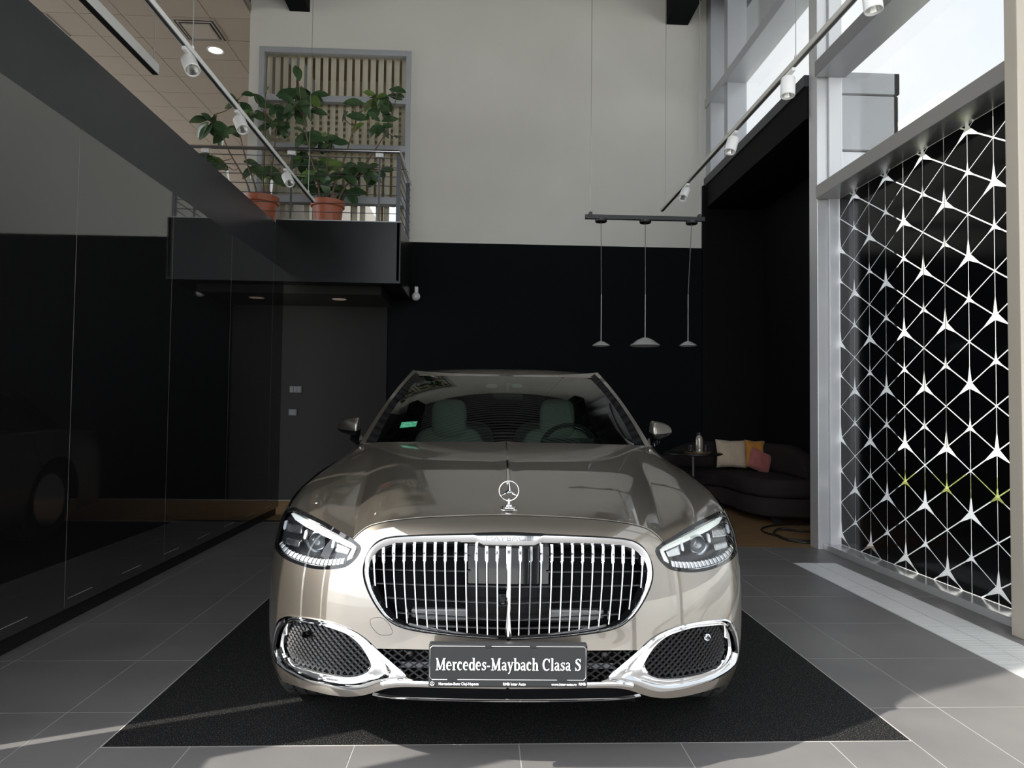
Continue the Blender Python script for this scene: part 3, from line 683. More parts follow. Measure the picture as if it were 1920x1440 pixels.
def blade(a, c, w0, w1, mid=None, dep=0.028, lift=0.004):
    """upright bar lying along the body surface between two (s,z) points"""
    vs = []; n = 12; fs = []
    zs = list(np.linspace(a[1], c[1], n))
    if mid: zs = sorted(set(zs + [mid, mid - 0.012]), reverse=True)
    for z in zs:
        t = (a[1] - z) / (a[1] - c[1]); s_ = a[0] * (1 - t) + c[0] * t
        w = w0 if (mid is None or z >= mid) else (w1 if z <= mid - 0.011 else (w0 + w1) / 2)
        if mid is not None and z < mid - 0.011: w = w1 * (1 - 0.25 * t)
        p, nn = Psz(s_, z); p = p + nn * lift; 
        vs += [p + np.array([-w / 2, 0.0015, 0]), p + np.array([-w * 0.3, -0.0005, 0]), p + np.array([w * 0.3, -0.0005, 0]), p + np.array([w / 2, 0.0015, 0]), p + np.array([w / 2 * 0.7, dep, 0]), p + np.array([-w / 2 * 0.7, dep, 0])]
    k = 6
    for i in range(len(zs) - 1):
        for q in range(k): r = (q + 1) % k; fs.append((i * k + q, i * k + r, (i + 1) * k + r, (i + 1) * k + q))
    fs += [tuple(range(k)), tuple((len(zs) - 1) * k + q for q in range(k))]
    return vs, fs
for a_, c_ in BARS:
    a, c = px_sz(*a_), px_sz(*c_); md = px_sz(a_[0], 1051)[1]
    vs, fs = blade(a, c, 0.0105, 0.0072, md)
    for sg in (1, -1):
        b = MB().add([v * np.array([sg, 1, 1]) for v in vs], fs); b.build('grille_bar', chrome, grille, smooth=True, ang=0.5)
a, c = px_sz(953, 1026), px_sz(953, 1196); a[0] = c[0] = 0
vs, fs = blade(a, c, 0.0165, 0.0150, px_sz(953, 1051)[1], lift=0.008); MB().add(vs, fs).build('grille_bar', chrome, grille, smooth=True, ang=0.5)
# horizontal slats, radar panel, camera, cross beam behind the bars
b = MB()
for yl, yr in ((1042, 1043), (1067, 1072), (1093, 1100), (1118, 1131), (1143, 1163), (1168, 1178)):
    pts = [px_sz(x, yl + (yr - yl) * ((x - 700) / 250) ** 0.8, 0.035) for x in np.linspace(700 if yl < 1100 else (722 if yl < 1130 else (745 if yl < 1160 else 800)), 950, 12)]
    P = [Psz(p[0], p[1], 0.035)[0] for p in pts]; P[-1][0] = 0
    if yl < 1080: P = [p for p in P if p[0] < -0.13]; lst = [P, [q * np.array([-1, 1, 1]) for q in P]]
    else: lst = [P + [q * np.array([-1, 1, 1]) for q in P[:-1][::-1]]]
    for P in lst: b.frame(P, [(-0.006, -0.0016), (0.006, -0.0016), (0.006, 0.0016), (-0.006, 0.0016)])
b.build('grille_slats', mat('slat_grey', (0.10, 0.10, 0.105), 0.3), grille)
def slab(pxl, off, thick, name, material, parent, mirror=False, bevel=0.0, smooth=False, sink=None):
    P = [np.array(P3(px_sz(x, y, off), off)) for x, y in pxl]
    b = MB()
    for sg in ((1, -1) if mirror else (1,)):
        b.prism([p * np.array([sg, 1, 1]) for p in P], (0, thick, 0))
    return b.build(name, material, parent, bevel=bevel, smooth=smooth)
def slab2(pxl, off, thick, name, material, parent, bevel=0.0):
    """the same piece on both sides of the car as two parts"""
    P = [np.array(P3(px_sz(x, y, off), off)) for x, y in pxl]; r = []
    for sg in (1, -1): r.append(MB().prism([p * np.array([sg, 1, 1]) for p in P], (0, thick, 0)).build(name, material, parent[0 if sg == 1 else 1] if isinstance(parent, (list, tuple)) else parent, bevel=bevel))
    return r
zt, zb = cY(953, 1023, 0.14)[2], cY(953, 1166, 0.12)[2]
zm_ = cY(953, 1096, 0.13)[2]; b = MB(); b.prism([(-0.142, 0.135, zt), (0.142, 0.135, zt), (0.142, 0.121, zm_), (-0.142, 0.121, zm_)], (0, 0.02, 0)); b.build('radar_panel', piano, grille, bevel=0.003)
b = MB(); b.prism([(-0.142, 0.123, zm_ - 0.002), (0.142, 0.123, zm_ - 0.002), (0.142, 0.118, zb), (-0.142, 0.118, zb)], (0, 0.02, 0)); b.build('panel_dark_reflection', mat('dark_reflection_black', (0.005, 0.005, 0.006), 0.25, spec=0.2), grille, bevel=0.003)  # dark reflection low on the radar panel, painted in as matte black
b = MB(); zz = 0.555
b.box((-0.34, 0.155, 0.500), (0.34, 0.19, 0.545)); b.build('cross_beam', mat('cast_alloy', (0.22, 0.22, 0.22), 0.45, 0.7, bump=(80, 0.5, 0.004)), grille, bevel=0.008)
cp = cY(942, 1126, 0.06); b = MB(); b.lathe([(0.0, -0.012), (0.007, -0.010), (0.0095, -0.004), (0.013, -0.002), (0.013, 0.02)], cp, 20, axis='y'); 
b.box(cp + np.array([-0.018, 0.004, -0.02]), cp + np.array([0.018, 0.05, 0.02])); b.build('front_camera', piano, grille, smooth=True)
# badge on the top of the grille surround
zc0 = P3(px_sz(953, 1012), 0, 0.0155)
M4 = Matrix.Translation(Vector((0, zc0[1] - 0.0075, zc0[2] - 0.001))) @ Matrix.Rotation(PI / 2 - 0.05, 4, 'X')
text_mesh('grille_lettering', 'MAYBACH', 0.023, mat('badge_grey', (0.36, 0.37, 0.39), 0.35, 0.4), grille, M4, width=0.158)

# fog intakes and lower mesh
def lattice(region, a1, a2, pitch, wr, nrm, name, material, parent, mirror=1, off=0.0):
    R = np.array(region); c = R.mean(0); b = MB(); lo, hi = R.min(0), R.max(0); D = np.linalg.norm(hi - lo)
    for ang in (a1, a2):
        d = np.array([math.cos(ang), math.sin(ang)]); q = np.array([-d[1], d[0]])
        for k in range(-int(D / pitch), int(D / pitch) + 1):
            o = c + q * k * pitch; run = []
            for t in np.arange(-D, D, 0.006):
                p = o + d * t
                if in_poly(p, region): run.append(p)
                else:
                    if len(run) > 1: b.frame([P3(x, off, nrm) for x in run[::2] + ([run[-1]] if len(run) % 2 == 0 else [])], [(-wr, 0.004), (0, -0.003), (wr, 0.004)], up=(0, -1, 0.05))
                    run = []
            if len(run) > 1: b.frame([P3(x, off, nrm) for x in run[::2]], [(-wr, 0.004), (0, -0.003), (wr, 0.004)], up=(0, -1, 0.05))
    return b
mesh_m = mat('mesh_black', (0.005, 0.005, 0.006), 0.30, spec=0.35)
angO = None
fo = resample(fg_out, 120, True); fi = resample(fg_in, 120, True)
fc = np.array(fg_in).mean(0)
def am(p): return math.atan2(p[1] - fc[1], (p[0] - fc[0]) * 0.6)
# match outer to nearest inner by angle around the intake centre
fi_d = resample(fg_in, 600, True); fia = np.array([am(p) for p in fi_d]); od = np.argsort(fia); fia = fia[od]; fid = np.array(fi_d)[od]
fin = [np.array([np.interp(am(p), fia, fid[:, 0], period=2 * PI), np.interp(am(p), fia, fid[:, 1], period=2 * PI)]) for p in fo]
def ring(prof, A, B, sg):
    G_ = np.array([[P3(a * (1 - t) + c * t, 0, o) for a, c in zip(A, B)] for t, o in prof]); G_ = np.concatenate([G_, G_[:, :1]], axis=1) * np.array([sg, 1, 1]); return MB().grid(G_)
fgm = lattice(fg_in, math.radians(-38), math.radians(42), 0.0165, 0.0034, -0.022, '', None, None)
bkp = patch(fg_in, [], 0.03, 0.05)
for sg in (1, -1):
    b = ring([(0, -0.01), (0, 0.002), (0.10, 0.006), (0.30, 0.007), (0.42, 0.001), (0.50, -0.006), (0.66, -0.006), (0.80, 0.001), (0.92, 0.001), (1, -0.006), (1, -0.035)], np.array(fo), fin, sg)
    fg = b.build('air_intake', chrome, car, smooth=True, ang=0.7)
    MB().add([np.array(v) * np.array([sg, 1, 1]) for v in fgm.v], fgm.f).build('intake_mesh', mesh_m, fg)
    a = bkp if sg == 1 else mir(*bkp); mesh_n('intake_backing', *a, dark_in, fg)
    # air slot on the outer side
    so_ = [px_sz(x, y) for x, y in ((533, 1168), (525, 1176), (520, 1190), (517, 1207), (516, 1219), (521, 1219), (522, 1208), (526, 1190), (531, 1178), (537, 1171))]
    MB().prism([P3(p, 0, 0.0085) * np.array([sg, 1, 1]) for p in so_], (0, 0.012, 0)).build('air_slot', piano, fg)
    pc = P3(px_sz(571, 1188), 0, -0.012); MB().lathe([(0, -0.008), (0.009, -0.007), (0.012, -0.001), (0.012, 0.02)], pc * np.array([sg, 1, 1]), 18, axis='y').build('parking_sensor', chrome_soft if sg == -1 else mesh_m, fg, smooth=True)
# lower opening
lmh = [np.array(p) for p in resample(lm, 60)]
full_lm = [np.array(p) for p in resample(lm[:1] + lm[1:3], 20)] + [np.array(p) for p in resample(lm[3:], 24)]
reg = [np.array(lm[0]), np.array([-lm[0][0], lm[0][1]])] + [np.array([-p[0], p[1]]) for p in lm[6:3:-1]] + [np.array(p) for p in lm[4:]]
lmg = lattice(reg, math.radians(-33), math.radians(33), 0.020, 0.0028, -0.015, '', None, None)
low = MB().add(lmg.v, lmg.f).build('lower_grille', mesh_m, car)
vs, fs, ns = patch(reg, [], 0.03, 0.07); mesh_n('lower_grille_backing', vs, fs, ns, dark_in, low)
b = MB(); E2 = np.array([[P3(p, 0, 0.0), P3(p, 0.07)] for p in reg + [reg[0]]]).transpose(1, 0, 2); b.grid(E2); b.build('lower_grille_rim', mesh_m, low)
b = MB(); b.box((-0.36, 0.07, 0.372), (0.36, 0.075, 0.39)); b.build('heat_exchanger', mat('cooler_grey', (0.32, 0.33, 0.36), 0.5, 0.5), low)
for sg in (1, -1):
    pc = P3(px_sz(769, 1227.5), 0, 0.0); MB().lathe([(0, -0.004), (0.007, -0.003), (0.0075, 0.002), (0.010, -0.004), (0.0125, -0.002), (0.0125, 0.03)], pc * np.array([sg, 1, 1]), 20, axis='y').build('parking_sensor', black_pl, low, smooth=True)
# chrome strip over the painted lip, dark gap and chrome blade underneath
def strip(pxl, off, sec, name, material, nrm=0.0, sc=None):
    P = [P3(p, off, nrm) for p in smooth_line([px_sz(x, y, off) for x, y in pxl], 4)]; P[-1][0] = 0; P = P + [q * np.array([-1, 1, 1]) for q in P[:-1][::-1]]
    return MB().frame(P, sec).build(name, material, car, smooth=True, ang=0.6)
strip([(716, 1281), (745, 1278), (790, 1279), (870, 1281), (953, 1282)], 0.0, [(-0.004, -0.006), (0.006, -0.007), (0.008, 0.0), (0.006, 0.006), (-0.004, 0.005)], 'lower_trim_strip', chrome, 0.004)
strip([(700, 1300), (740, 1306), (800, 1309), (870, 1311), (953, 1312)], 0.03, [(-0.03, -0.003), (0.004, -0.006), (0.009, -0.001), (0.004, 0.005), (-0.03, 0.004)], 'splitter', chrome, 0.0)
ug = [P3(p, 0.045) for p in [px_sz(x, y, 0.045) for x, y in ((708, 1297), (745, 1289), (850, 1290), (953, 1292))]]; ug[-1][0] = 0; ug = ug + [q * np.array([-1, 1, 1]) for q in ug[:-1][::-1]]
b = MB(); b.grid(np.array([[p + np.array([0, 0, 0.01]) for p in ug], [p + np.array([0, 0.01, -0.035]) for p in ug], [p + np.array([0, 0.5, -0.03]) for p in ug]])); b.build('undertray', dark_in, car)
b = MB(); b.box((-0.62, 0.75, 0.17), (0.62, 4.9, 0.22)); b.box((-0.60, 0.22, 0.24), (0.60, 0.9, 0.6)); b.build('underbody', dark_in, car)
# licence plate holder
pl0, pl1 = cY(805, 1209, -0.035), cY(1101, 1289, -0.035); x0, x1 = -0.2575, 0.2575; z1, z0 = cY(953, 1208.5, -0.035)[2], cY(953, 1290, -0.035)[2]
plate_m = mat('plate_grey', (0.026, 0.027, 0.029), 0.5, spec=0.25)
b = MB(); b.box((x0, -0.035, z0), (x1, 0.0, z1)); b.box((-0.1, 0.0, z0 + 0.02), (0.1, 0.06, z1 - 0.03)); plate = b.build('number_plate_holder', plate_m, car, bevel=0.006)
silver = mat('plate_line', (0.62, 0.62, 0.62), 0.3, 0.6); ink = mat('plate_white', (0.85, 0.85, 0.85), 0.5)
zl = z0 + 0.026; b = MB(); r_ = 0.008
pts = [(x0 + 0.005, zl + r_), (x0 + 0.005, z1 - 0.012), (x0 + 0.012, z1 - 0.006), (x1 - 0.012, z1 - 0.006), (x1 - 0.005, z1 - 0.012), (x1 - 0.005, zl + r_), (x1 - 0.012, zl), (x0 + 0.012, zl)]
b.tube([np.array([p[0], -0.0355, p[1]]) for p in pts], 0.0011, 6, closed=True); b.build('plate_edge_line', silver, plate)
for xx in (-0.065, 0.08): MB().box((xx - 0.010, -0.0372, z1 - 0.009), (xx + 0.010, -0.034, z1 - 0.002)).build('plate_clip', plate_m, plate)
for xx in (-0.18, 0.175): MB().box((xx - 0.016, -0.0372, zl - 0.003), (xx + 0.016, -0.034, zl + 0.005)).build('plate_clip', plate_m, plate)
# serif lettering, drawn stroke by stroke
def arc(cx, cy, rx, ry, a0, a1, n=14): return [(cx + rx * math.cos(math.radians(a)), cy + ry * math.sin(math.radians(a))) for a in np.linspace(a0, a1, n)]
def ribbon(b, pts, w, T):
    P = [np.array(p, float) for p in pts]; n = len(P); Lw = w if isinstance(w, (list, tuple, np.ndarray)) else [w] * n
    if len(Lw) != n: Lw = np.interp(np.linspace(0, 1, n), np.linspace(0, 1, len(Lw)), Lw)
    l, r = [], []
    for i in range(n):
        t = P[min(i + 1, n - 1)] - P[max(i - 1, 0)]; t = t / (np.linalg.norm(t) + 1e-9); q = np.array([-t[1], t[0]]) * Lw[i] / 2
        l.append(T(P[i] + q)); r.append(T(P[i] - q))
    b.add(l + r, [(i, i + 1, n + i + 1, n + i) for i in range(n - 1)])
TH, TN, SF = 0.165, 0.085, 0.06
def stem(x, y0, y1, w=TH): return ('s', [(x, y0), (x, y1)], w)
def ser(x0, x1, y): return ('s', [(x0, y), (x1, y)], SF)
XH = 0.70
GL = {
 'M': (1.06, [stem(0.20, 0, 1, TN), stem(0.86, 0, 1, TH), ('s', [(0.17, 1.0), (0.50, 0.06)], TH), ('s', [(0.50, 0.06), (0.84, 1.0)], TN), ser(0.06, 0.34, 0.03), ser(0.68, 1.02, 0.03), ser(0.06, 0.24, 0.97), ser(0.84, 1.02, 0.97)]),
 'e': (0.60, [('s', arc(0.31, 0.35, 0.205, 0.31, 0, 305, 26), [TN, TN, TH, TH, TH, TN, TN]), ('s', [(0.12, 0.375), (0.515, 0.375)], 0.07)]),
 'r': (0.50, [stem(0.19, 0, 0.68), ser(0.05, 0.36, 0.03), ser(0.05, 0.2, 0.665), ('s', [(0.24, 0.45), (0.30, 0.60), (0.40, 0.64), (0.45, 0.60)], [0.07, 0.1, 0.11, 0.14])]),
 'c': (0.56, [('s', arc(0.31, 0.35, 0.205, 0.31, 48, 310, 24), [TN, TH, TH, TH, TN, TN]), ('s', [(0.40, 0.60), (0.47, 0.53)], 0.13)]),
 'd': (0.66, [('s', arc(0.29, 0.34, 0.19, 0.30, 20, 340, 26), [TN, TN, TH, TH, TN, TN]), stem(0.50, 0, 1.02), ser(0.36, 0.5, 1.0), ser(0.5, 0.63, 0.03)]),
 's': (0.50, [('s', [(0.42, 0.56), (0.34, 0.645), (0.22, 0.65), (0.13, 0.56), (0.16, 0.44), (0.28, 0.36), (0.38, 0.27), (0.39, 0.14), (0.29, 0.05), (0.17, 0.05), (0.08, 0.15)], [TN, 0.07, 0.09, 0.12, 0.15, 0.16, 0.15, 0.12, 0.09, 0.07, TN]), ('s', [(0.43, 0.50), (0.43, 0.68)], 0.05), ('s', [(0.07, 0.02), (0.07, 0.2)], 0.05)]),
 '-': (0.40, [('s', [(0.05, 0.33), (0.35, 0.33)], 0.10)]),
 'a': (0.60, [stem(0.42, 0.05, 0.50, 0.15), ('s', [(0.11, 0.55), (0.20, 0.645), (0.32, 0.65), (0.42, 0.57), (0.42, 0.45)], [0.12, 0.08, 0.08, 0.13, 0.15]), ('s', [(0.42, 0.40), (0.25, 0.36), (0.12, 0.27), (0.12, 0.13), (0.22, 0.05), (0.34, 0.09), (0.42, 0.20)], [0.07, 0.09, 0.13, 0.15, 0.11, 0.08, 0.06]), ('s', [(0.42, 0.06), (0.50, 0.035), (0.58, 0.06)], [0.12, 0.08, 0.05])]),
 'y': (0.62, [('s', [(0.12, 0.67), (0.33, 0.05)], TH), ('s', [(0.52, 0.67), (0.30, 0.0), (0.22, -0.20), (0.10, -0.25)], [TN, TN, 0.09, 0.11]), ser(0.02, 0.26, 0.665), ser(0.42, 0.62, 0.665)]),
 'b': (0.66, [stem(0.17, 0.0, 1.02), ser(0.04, 0.2, 1.0), ('s', arc(0.37, 0.34, 0.20, 0.30, 160, -160, 26), [TN, TN, TH, TH, TN, TN])]),
 'h': (0.68, [stem(0.17, 0, 1.02), ser(0.04, 0.2, 1.0), ser(0.04, 0.31, 0.03), stem(0.52, 0, 0.45), ser(0.39, 0.66, 0.03), ('s', [(0.22, 0.50), (0.33, 0.62), (0.46, 0.62), (0.52, 0.44)], [0.06, 0.09, 0.12, 0.15])]),
 'C': (0.82, [('s', arc(0.44, 0.5, 0.33, 0.46, 45, 315, 30), [TN, TN, TH, 0.18, TH, TN, TN]), ('s', [(0.71, 0.68), (0.71, 0.98)], 0.055), ('s', [(0.62, 0.88), (0.70, 0.74)], 0.1)]),
 'l': (0.34, [stem(0.17, 0, 1.02), ser(0.04, 0.2, 1.0), ser(0.04, 0.31, 0.03)]),
 'S': (0.66, [('s', [(0.54, 0.80), (0.44, 0.94), (0.28, 0.96), (0.15, 0.85), (0.16, 0.69), (0.30, 0.58), (0.45, 0.47), (0.53, 0.33), (0.50, 0.15), (0.37, 0.045), (0.21, 0.05), (0.10, 0.20)], [TN, 0.07, 0.09, 0.13, 0.17, 0.19, 0.19, 0.18, 0.14, 0.09, 0.07, TN]), ('s', [(0.56, 0.72), (0.56, 0.99)], 0.055), ('s', [(0.09, 0.01), (0.09, 0.28)], 0.055)]),
 ' ': (0.36, []),
}
word = 'Mercedes-Maybach Clasa S'; tw = sum(GL[c][0] for c in word)
X0, X1 = (818 - 953) / 295 * 0.515, (1089 - 953) / 295 * 0.515; sc_x = (X1 - X0) / tw; zb_ = cY(953, 1257, -0.036)[2]; hgt = 22 * 2.3 / FPX * 1.0
b = MB(); xx = X0
for ch in word:
    wd, st = GL[ch]
    for _, pts, w_ in st:
        ribbon(b, pts, w_, lambda p, xx=xx: np.array([xx + p[0] * sc_x, -0.0372, zb_ + p[1] * hgt]))
    xx += wd * sc_x
b.build('plate_lettering', ink, plate, recalc=False)
def ptxt(s_, xc, zc_, width, size): 
    text_mesh('plate_small_print', s_, size, ink, plate, Matrix.Translation(Vector((xc, -0.0365, zc_))) @ Matrix.Rotation(PI / 2, 4, 'X'), width=width, bold=0.02 * size)
pxm = 0.515 / 295
ptxt('Mercedes-Benz Cluj-Napoca', (862 - 953) * pxm, z0 + 0.0125, 74 * pxm, 0.012); ptxt('RMB Inter Auto', (965 - 953) * pxm, z0 + 0.0125, 42 * pxm, 0.012); ptxt('www.inter-auto.ro', (1057 - 953) * pxm, z0 + 0.0125, 47 * pxm, 0.012); ptxt('RMB', (1091 - 953) * pxm, z0 + 0.0135, 13 * pxm, 0.012)
b = MB(); lc = np.array([(813 - 953) * pxm, -0.0365, z0 + 0.0130]); b.tube([lc + 0.0062 * np.array([math.cos(a), 0, math.sin(a)]) for a in np.linspace(0, 2 * PI, 25)[:-1]], 0.0008, 5, closed=True)
for a in (90, 210, 330):
    d = np.array([math.cos(math.radians(a)), 0, math.sin(math.radians(a))]); b.bar(lc, lc + d * 0.006, 0.0012, 0.0014, up=(0, 1, 0))
b.build('plate_emblem', ink, plate)

# headlamps
cov = glass_mat('lamp_cover', (0.97, 0.98, 0.98), 1.42)
lamp_in = mat('lamp_reflector', (0.62, 0.64, 0.66), 0.10, 0.95, bump=(90, 0.6, 0.004)); drl = mat('light_guide_white', (0.86, 0.88, 0.86), 0.25, coat=0.5, emit=(0.9, 1.0, 0.95), estr=0.08); lens_m = mat('projector_lens', (0.16, 0.17, 0.18), 0.06, 0.3, spec=0.8)
smoke = mat('lamp_housing', (0.035, 0.037, 0.04), 0.18, 0.3)
hl_poly = [np.array(p) for p in smooth_line(hl_top, 3)] + smooth_line(hl_in, 3) + smooth_line(hl_bot, 3) + smooth_line(hl_out, 3)
hl_poly = [p for i, p in enumerate(hl_poly) if np.linalg.norm(p - hl_poly[i - 1]) > 2e-3]
HC = np.array(hl_poly).mean(0)
def inset(poly, d):
    R = []; n = len(poly)
    ar = sum(poly[i - 1][0] * poly[i][1] - poly[i][0] * poly[i - 1][1] for i in range(n)); sg = 1 if ar > 0 else -1
    for i in range(n):
        t = poly[(i + 1) % n] - poly[i - 1]; t = t / (np.linalg.norm(t) + 1e-9); R.append(poly[i] + sg * np.array([-t[1], t[0]]) * d)
    return R
hr = resample(hl_poly, 160, True); hin = inset(hr, 0.011)
lamps = []
cp_ = patch(hl_poly, [], 0.03)
for sg in (1, -1):
    b = MB(); G_ = np.array([[P3(p, 0, -0.004) for p in hr], [P3(p, 0, 0.0008) for p in hr], [P3(p, 0, 0.0012) for p in hin], [P3(p, 0, -0.012) for p in hin], [P3(p, 0.075) + (P3(HC, 0.075) - P3(p, 0.075)) * 0.05 for p in hin]])
    G_ = np.concatenate([G_, G_[:, :1]], axis=1) * np.array([sg, 1, 1]); b.grid(G_); hlm = b.build('headlamp', piano, car, smooth=True, ang=0.8); lamps.append(hlm)
    hb = patch(hl_poly, [], 0.05, 0.075); a = hb if sg == 1 else mir(*hb); mesh_n('lamp_housing', *a, smoke, hlm)
    a = cp_ if sg == 1 else mir(*cp_); mesh_n('lamp_cover', [v + n * 0.0006 for v, n in zip(a[0], a[2])], a[1], a[2], cov, hlm)
slab2([(545, 963), (550, 962), (583, 979), (625, 1001), (662, 1019), (669, 1026), (664, 1031), (655, 1027), (609, 1006), (573, 988), (553, 975)], 0.012, 0.02, 'daytime_light_bar', drl, lamps, 0.003)
slab2([(661, 1027), (668, 1028), (660, 1047), (650, 1052), (651, 1046)], 0.014, 0.02, 'light_guide', drl, lamps, 0.002)
for pl_ in ([(538, 982), (567, 987), (565, 1002), (536, 998)], [(537, 1008), (563, 1014), (560, 1027), (534, 1020)], [(630, 1016), (657, 1028), (651, 1041), (627, 1035)]):
    slab2([(x, y) for x, y in pl_], 0.028, 0.03, 'lamp_module', lamp_in, lamps, 0.005)
for cx_, cy_ in ((534, 985), (572, 1003), (624, 1020)):
    slab2([(cx_ - 2, cy_ + 9), (cx_ - 3.5, cy_ + 5), (cx_ - 0.5, cy_ - 8), (cx_ + 2.5, cy_ - 9), (cx_ + 4, cy_ - 6), (cx_ + 1.5, cy_ + 7)], 0.016, 0.02, 'light_capsule', mat('capsule_white', (0.62, 0.64, 0.70), 0.3), lamps, 0.002)
for sg in (1, -1):
    lm_ = lamps[0 if sg == 1 else 1]; c = P3(px_sz(596, 1014, 0.035), 0.035) * np.array([sg, 1, 1])
    b = MB(); b.lathe([(0, -0.012), (0.016, -0.008), (0.025, 0.0), (0.029, 0.012)], c, 28, axis='y'); b.build('projector_lens', lens_m, lm_, smooth=True)
    b = MB(); b.lathe([(0.029, 0.004), (0.033, -0.004), (0.036, 0.0), (0.034, 0.03)], c, 28, axis='y'); b.build('projector_ring', chrome_soft, lm_, smooth=True)
up_ = smooth_line([(528, 1016), (541, 1030), (562, 1040), (594, 1048), (622, 1049), (647, 1047)], 6); lo_ = smooth_line([(524, 1020), (536, 1037), (561, 1050), (594, 1058), (620, 1060), (645, 1057)], 6)
up_ = resample(up_, 36); lo_ = resample(lo_, 36); bA = MB(); bB = MB()
for i in range(0, 35):
    q = [up_[i], up_[i + 1], lo_[i + 1], lo_[i]]
    if i % 2 == 0: q = [up_[i], up_[i] * 0.45 + up_[i + 1] * 0.55, lo_[i] * 0.45 + lo_[i + 1] * 0.55, lo_[i]]
    P = [P3(px_sz(x, y, 0.016), 0.016) for x, y in q]; (bA if i % 2 == 0 else bB).prism(P, (0, 0.012 if i % 2 == 0 else 0.004, 0))
edge = [P3(px_sz(x, y + 2.5, 0.008), 0.008) for x, y in lo_[::3]]
for sg, lm_ in ((1, lamps[0]), (-1, lamps[1])):
    m_ = np.array([sg, 1, 1])
    MB().add([np.array(v) * m_ for v in bA.v], bA.f).build('light_guide_ribs', drl, lm_); MB().add([np.array(v) * m_ for v in bB.v], bB.f).build('light_guide_strip', mat('guide_grey', (0.42, 0.44, 0.50), 0.2), lm_)
    MB().tube([p * m_ for p in edge], 0.0018, 6).build('lamp_edge_trim', chrome_soft, lm_, smooth=True)

# sensor lid on the bumper
ld = smooth_line([px_sz(x, y) for x, y in ((697, 1160), (694, 1167), (699, 1178), (710, 1189), (724, 1191), (735, 1188), (734, 1178), (726, 1166), (714, 1158))], 4, True)
b = MB(); b.tube([P3(p, 0, -0.0002) for p in ld], 0.0009, 5, closed=True); b.build('tow_eye_lid', mat('paint_gap', (0.03, 0.026, 0.022), 0.5), bumper)

# ---- greenhouse
AO = [cY(672, 833, 1.62), cY(690, 808, 1.76), cY(715, 769, 1.98), cY(740, 732, 2.2), cY(758, 710, 2.36), cY(774, 697.5, 2.55)]
AI = [cY(704, 829, 1.66), cY(728, 787, 1.90), cY(750, 750, 2.11), cY(769, 723, 2.28), cY(782, 713, 2.38), cY(792, 706, 2.44)]
def quadfit(P, n):
    P = np.array(P); d = np.concatenate([[0], np.cumsum(np.linalg.norm(np.diff(P, axis=0), axis=1))]); d /= d[-1]; t = np.linspace(0, 1, n)
    return [np.array(v) for v in np.stack([np.polyval(np.polyfit(d, P[:, c], 2), t) for c in range(3)], 1)]
AO = quadfit(smooth_line(AO, 5), 26); AI = quadfit(smooth_line(AI, 5), 26)
TOPC = cY(948, 705.5, 2.30); TOPC[0] = 0
BOTC = np.array([0, 1.50, 1.025])
ctr = quadfit([BOTC, (BOTC + TOPC) / 2 + np.array([0, -0.02, 0.035]), TOPC], 26)
lowI = AI[0] + (AI[0] - AI[1]) * 1.2; 
WS = []
for j in range(26):
    Lp = AI[j]; C_ = ctr[j]; row = []
    for k in range(41):
        t = (k - 20) / 20; e = t * t
        row.append(np.array([t * abs(Lp[0]), C_[1] * (1 - e) + Lp[1] * e, C_[2] * (1 - e) + Lp[2] * e]))
    WS.append(row)
WS = np.array(WS)
ws_glass = glass_mat('windscreen_glass', (0.30, 0.37, 0.34), 1.75)
wsc = MB().grid(WS).build('windscreen', ws_glass, car, smooth=True, ang=None)
paint_d = paint
for sg in (1, -1):
    mm_ = np.array([sg, 1, 1])
    rows_ = [[p * mm_ for p in AO], [(a * 0.62 + c * 0.38 + np.array([0, -0.012, 0.004])) * mm_ for a, c in zip(AO, AI)]]
    MB().grid(np.array(rows_)).build('a_pillar', paint, car, smooth=True, ang=None)
    rows_ = [[(a * 0.62 + c * 0.38 + np.array([0, -0.012, 0.003])) * mm_ for a, c in zip(AO, AI)], [p * mm_ for p in AI]]
    MB().grid(np.array(rows_)).build('windscreen_surround', piano, car, smooth=True, ang=None)
# roof
RL = [AO[-1], np.array([-0.622, 2.75, 1.512]), np.array([-0.622, 3.1, 1.532]), np.array([-0.618, 3.5, 1.53]), np.array([-0.60, 3.9, 1.49]), np.array([-0.585, 4.2, 1.42])]
RC = [TOPC, np.array([0, 2.60, 1.523]), np.array([0, 3.0, 1.551]), np.array([0, 3.4, 1.553]), np.array([0, 3.85, 1.518]), np.array([0, 4.2, 1.45])]
RLs = resample(smooth_line(RL, 8), 60); RCs = resample(smooth_line(RC, 8), 60); RG = []
for a, c in zip(RLs, RCs):
    row = []
    for k in range(41):
        t = (k - 20) / 20; e = abs(t) ** 2.6; row.append(np.array([t * abs(a[0]), c[1] * (1 - e) + a[1] * e, c[2] * (1 - e) + a[2] * e]))
    RG.append(row)
RG[0] = [p for p in RG[0]]
for k in range(41):
    t = (k - 20) / 20; e = t * t; RG[0][k] = np.array([t * abs(AI[-1][0]) + (0 if abs(t) < 1 else math.copysign(abs(AO[-1][0]) - abs(AI[-1][0]), t)), ctr[-1][1] * (1 - e) + AI[-1][1] * e, ctr[-1][2] * (1 - e) + AI[-1][2] * e])
RG = np.array(RG)
roof = MB().grid(RG[:12]).build('roof', paint, car, smooth=True, ang=None)
MB().grid(RG[11:]).build('glass_roof', piano, car, smooth=True, ang=None)
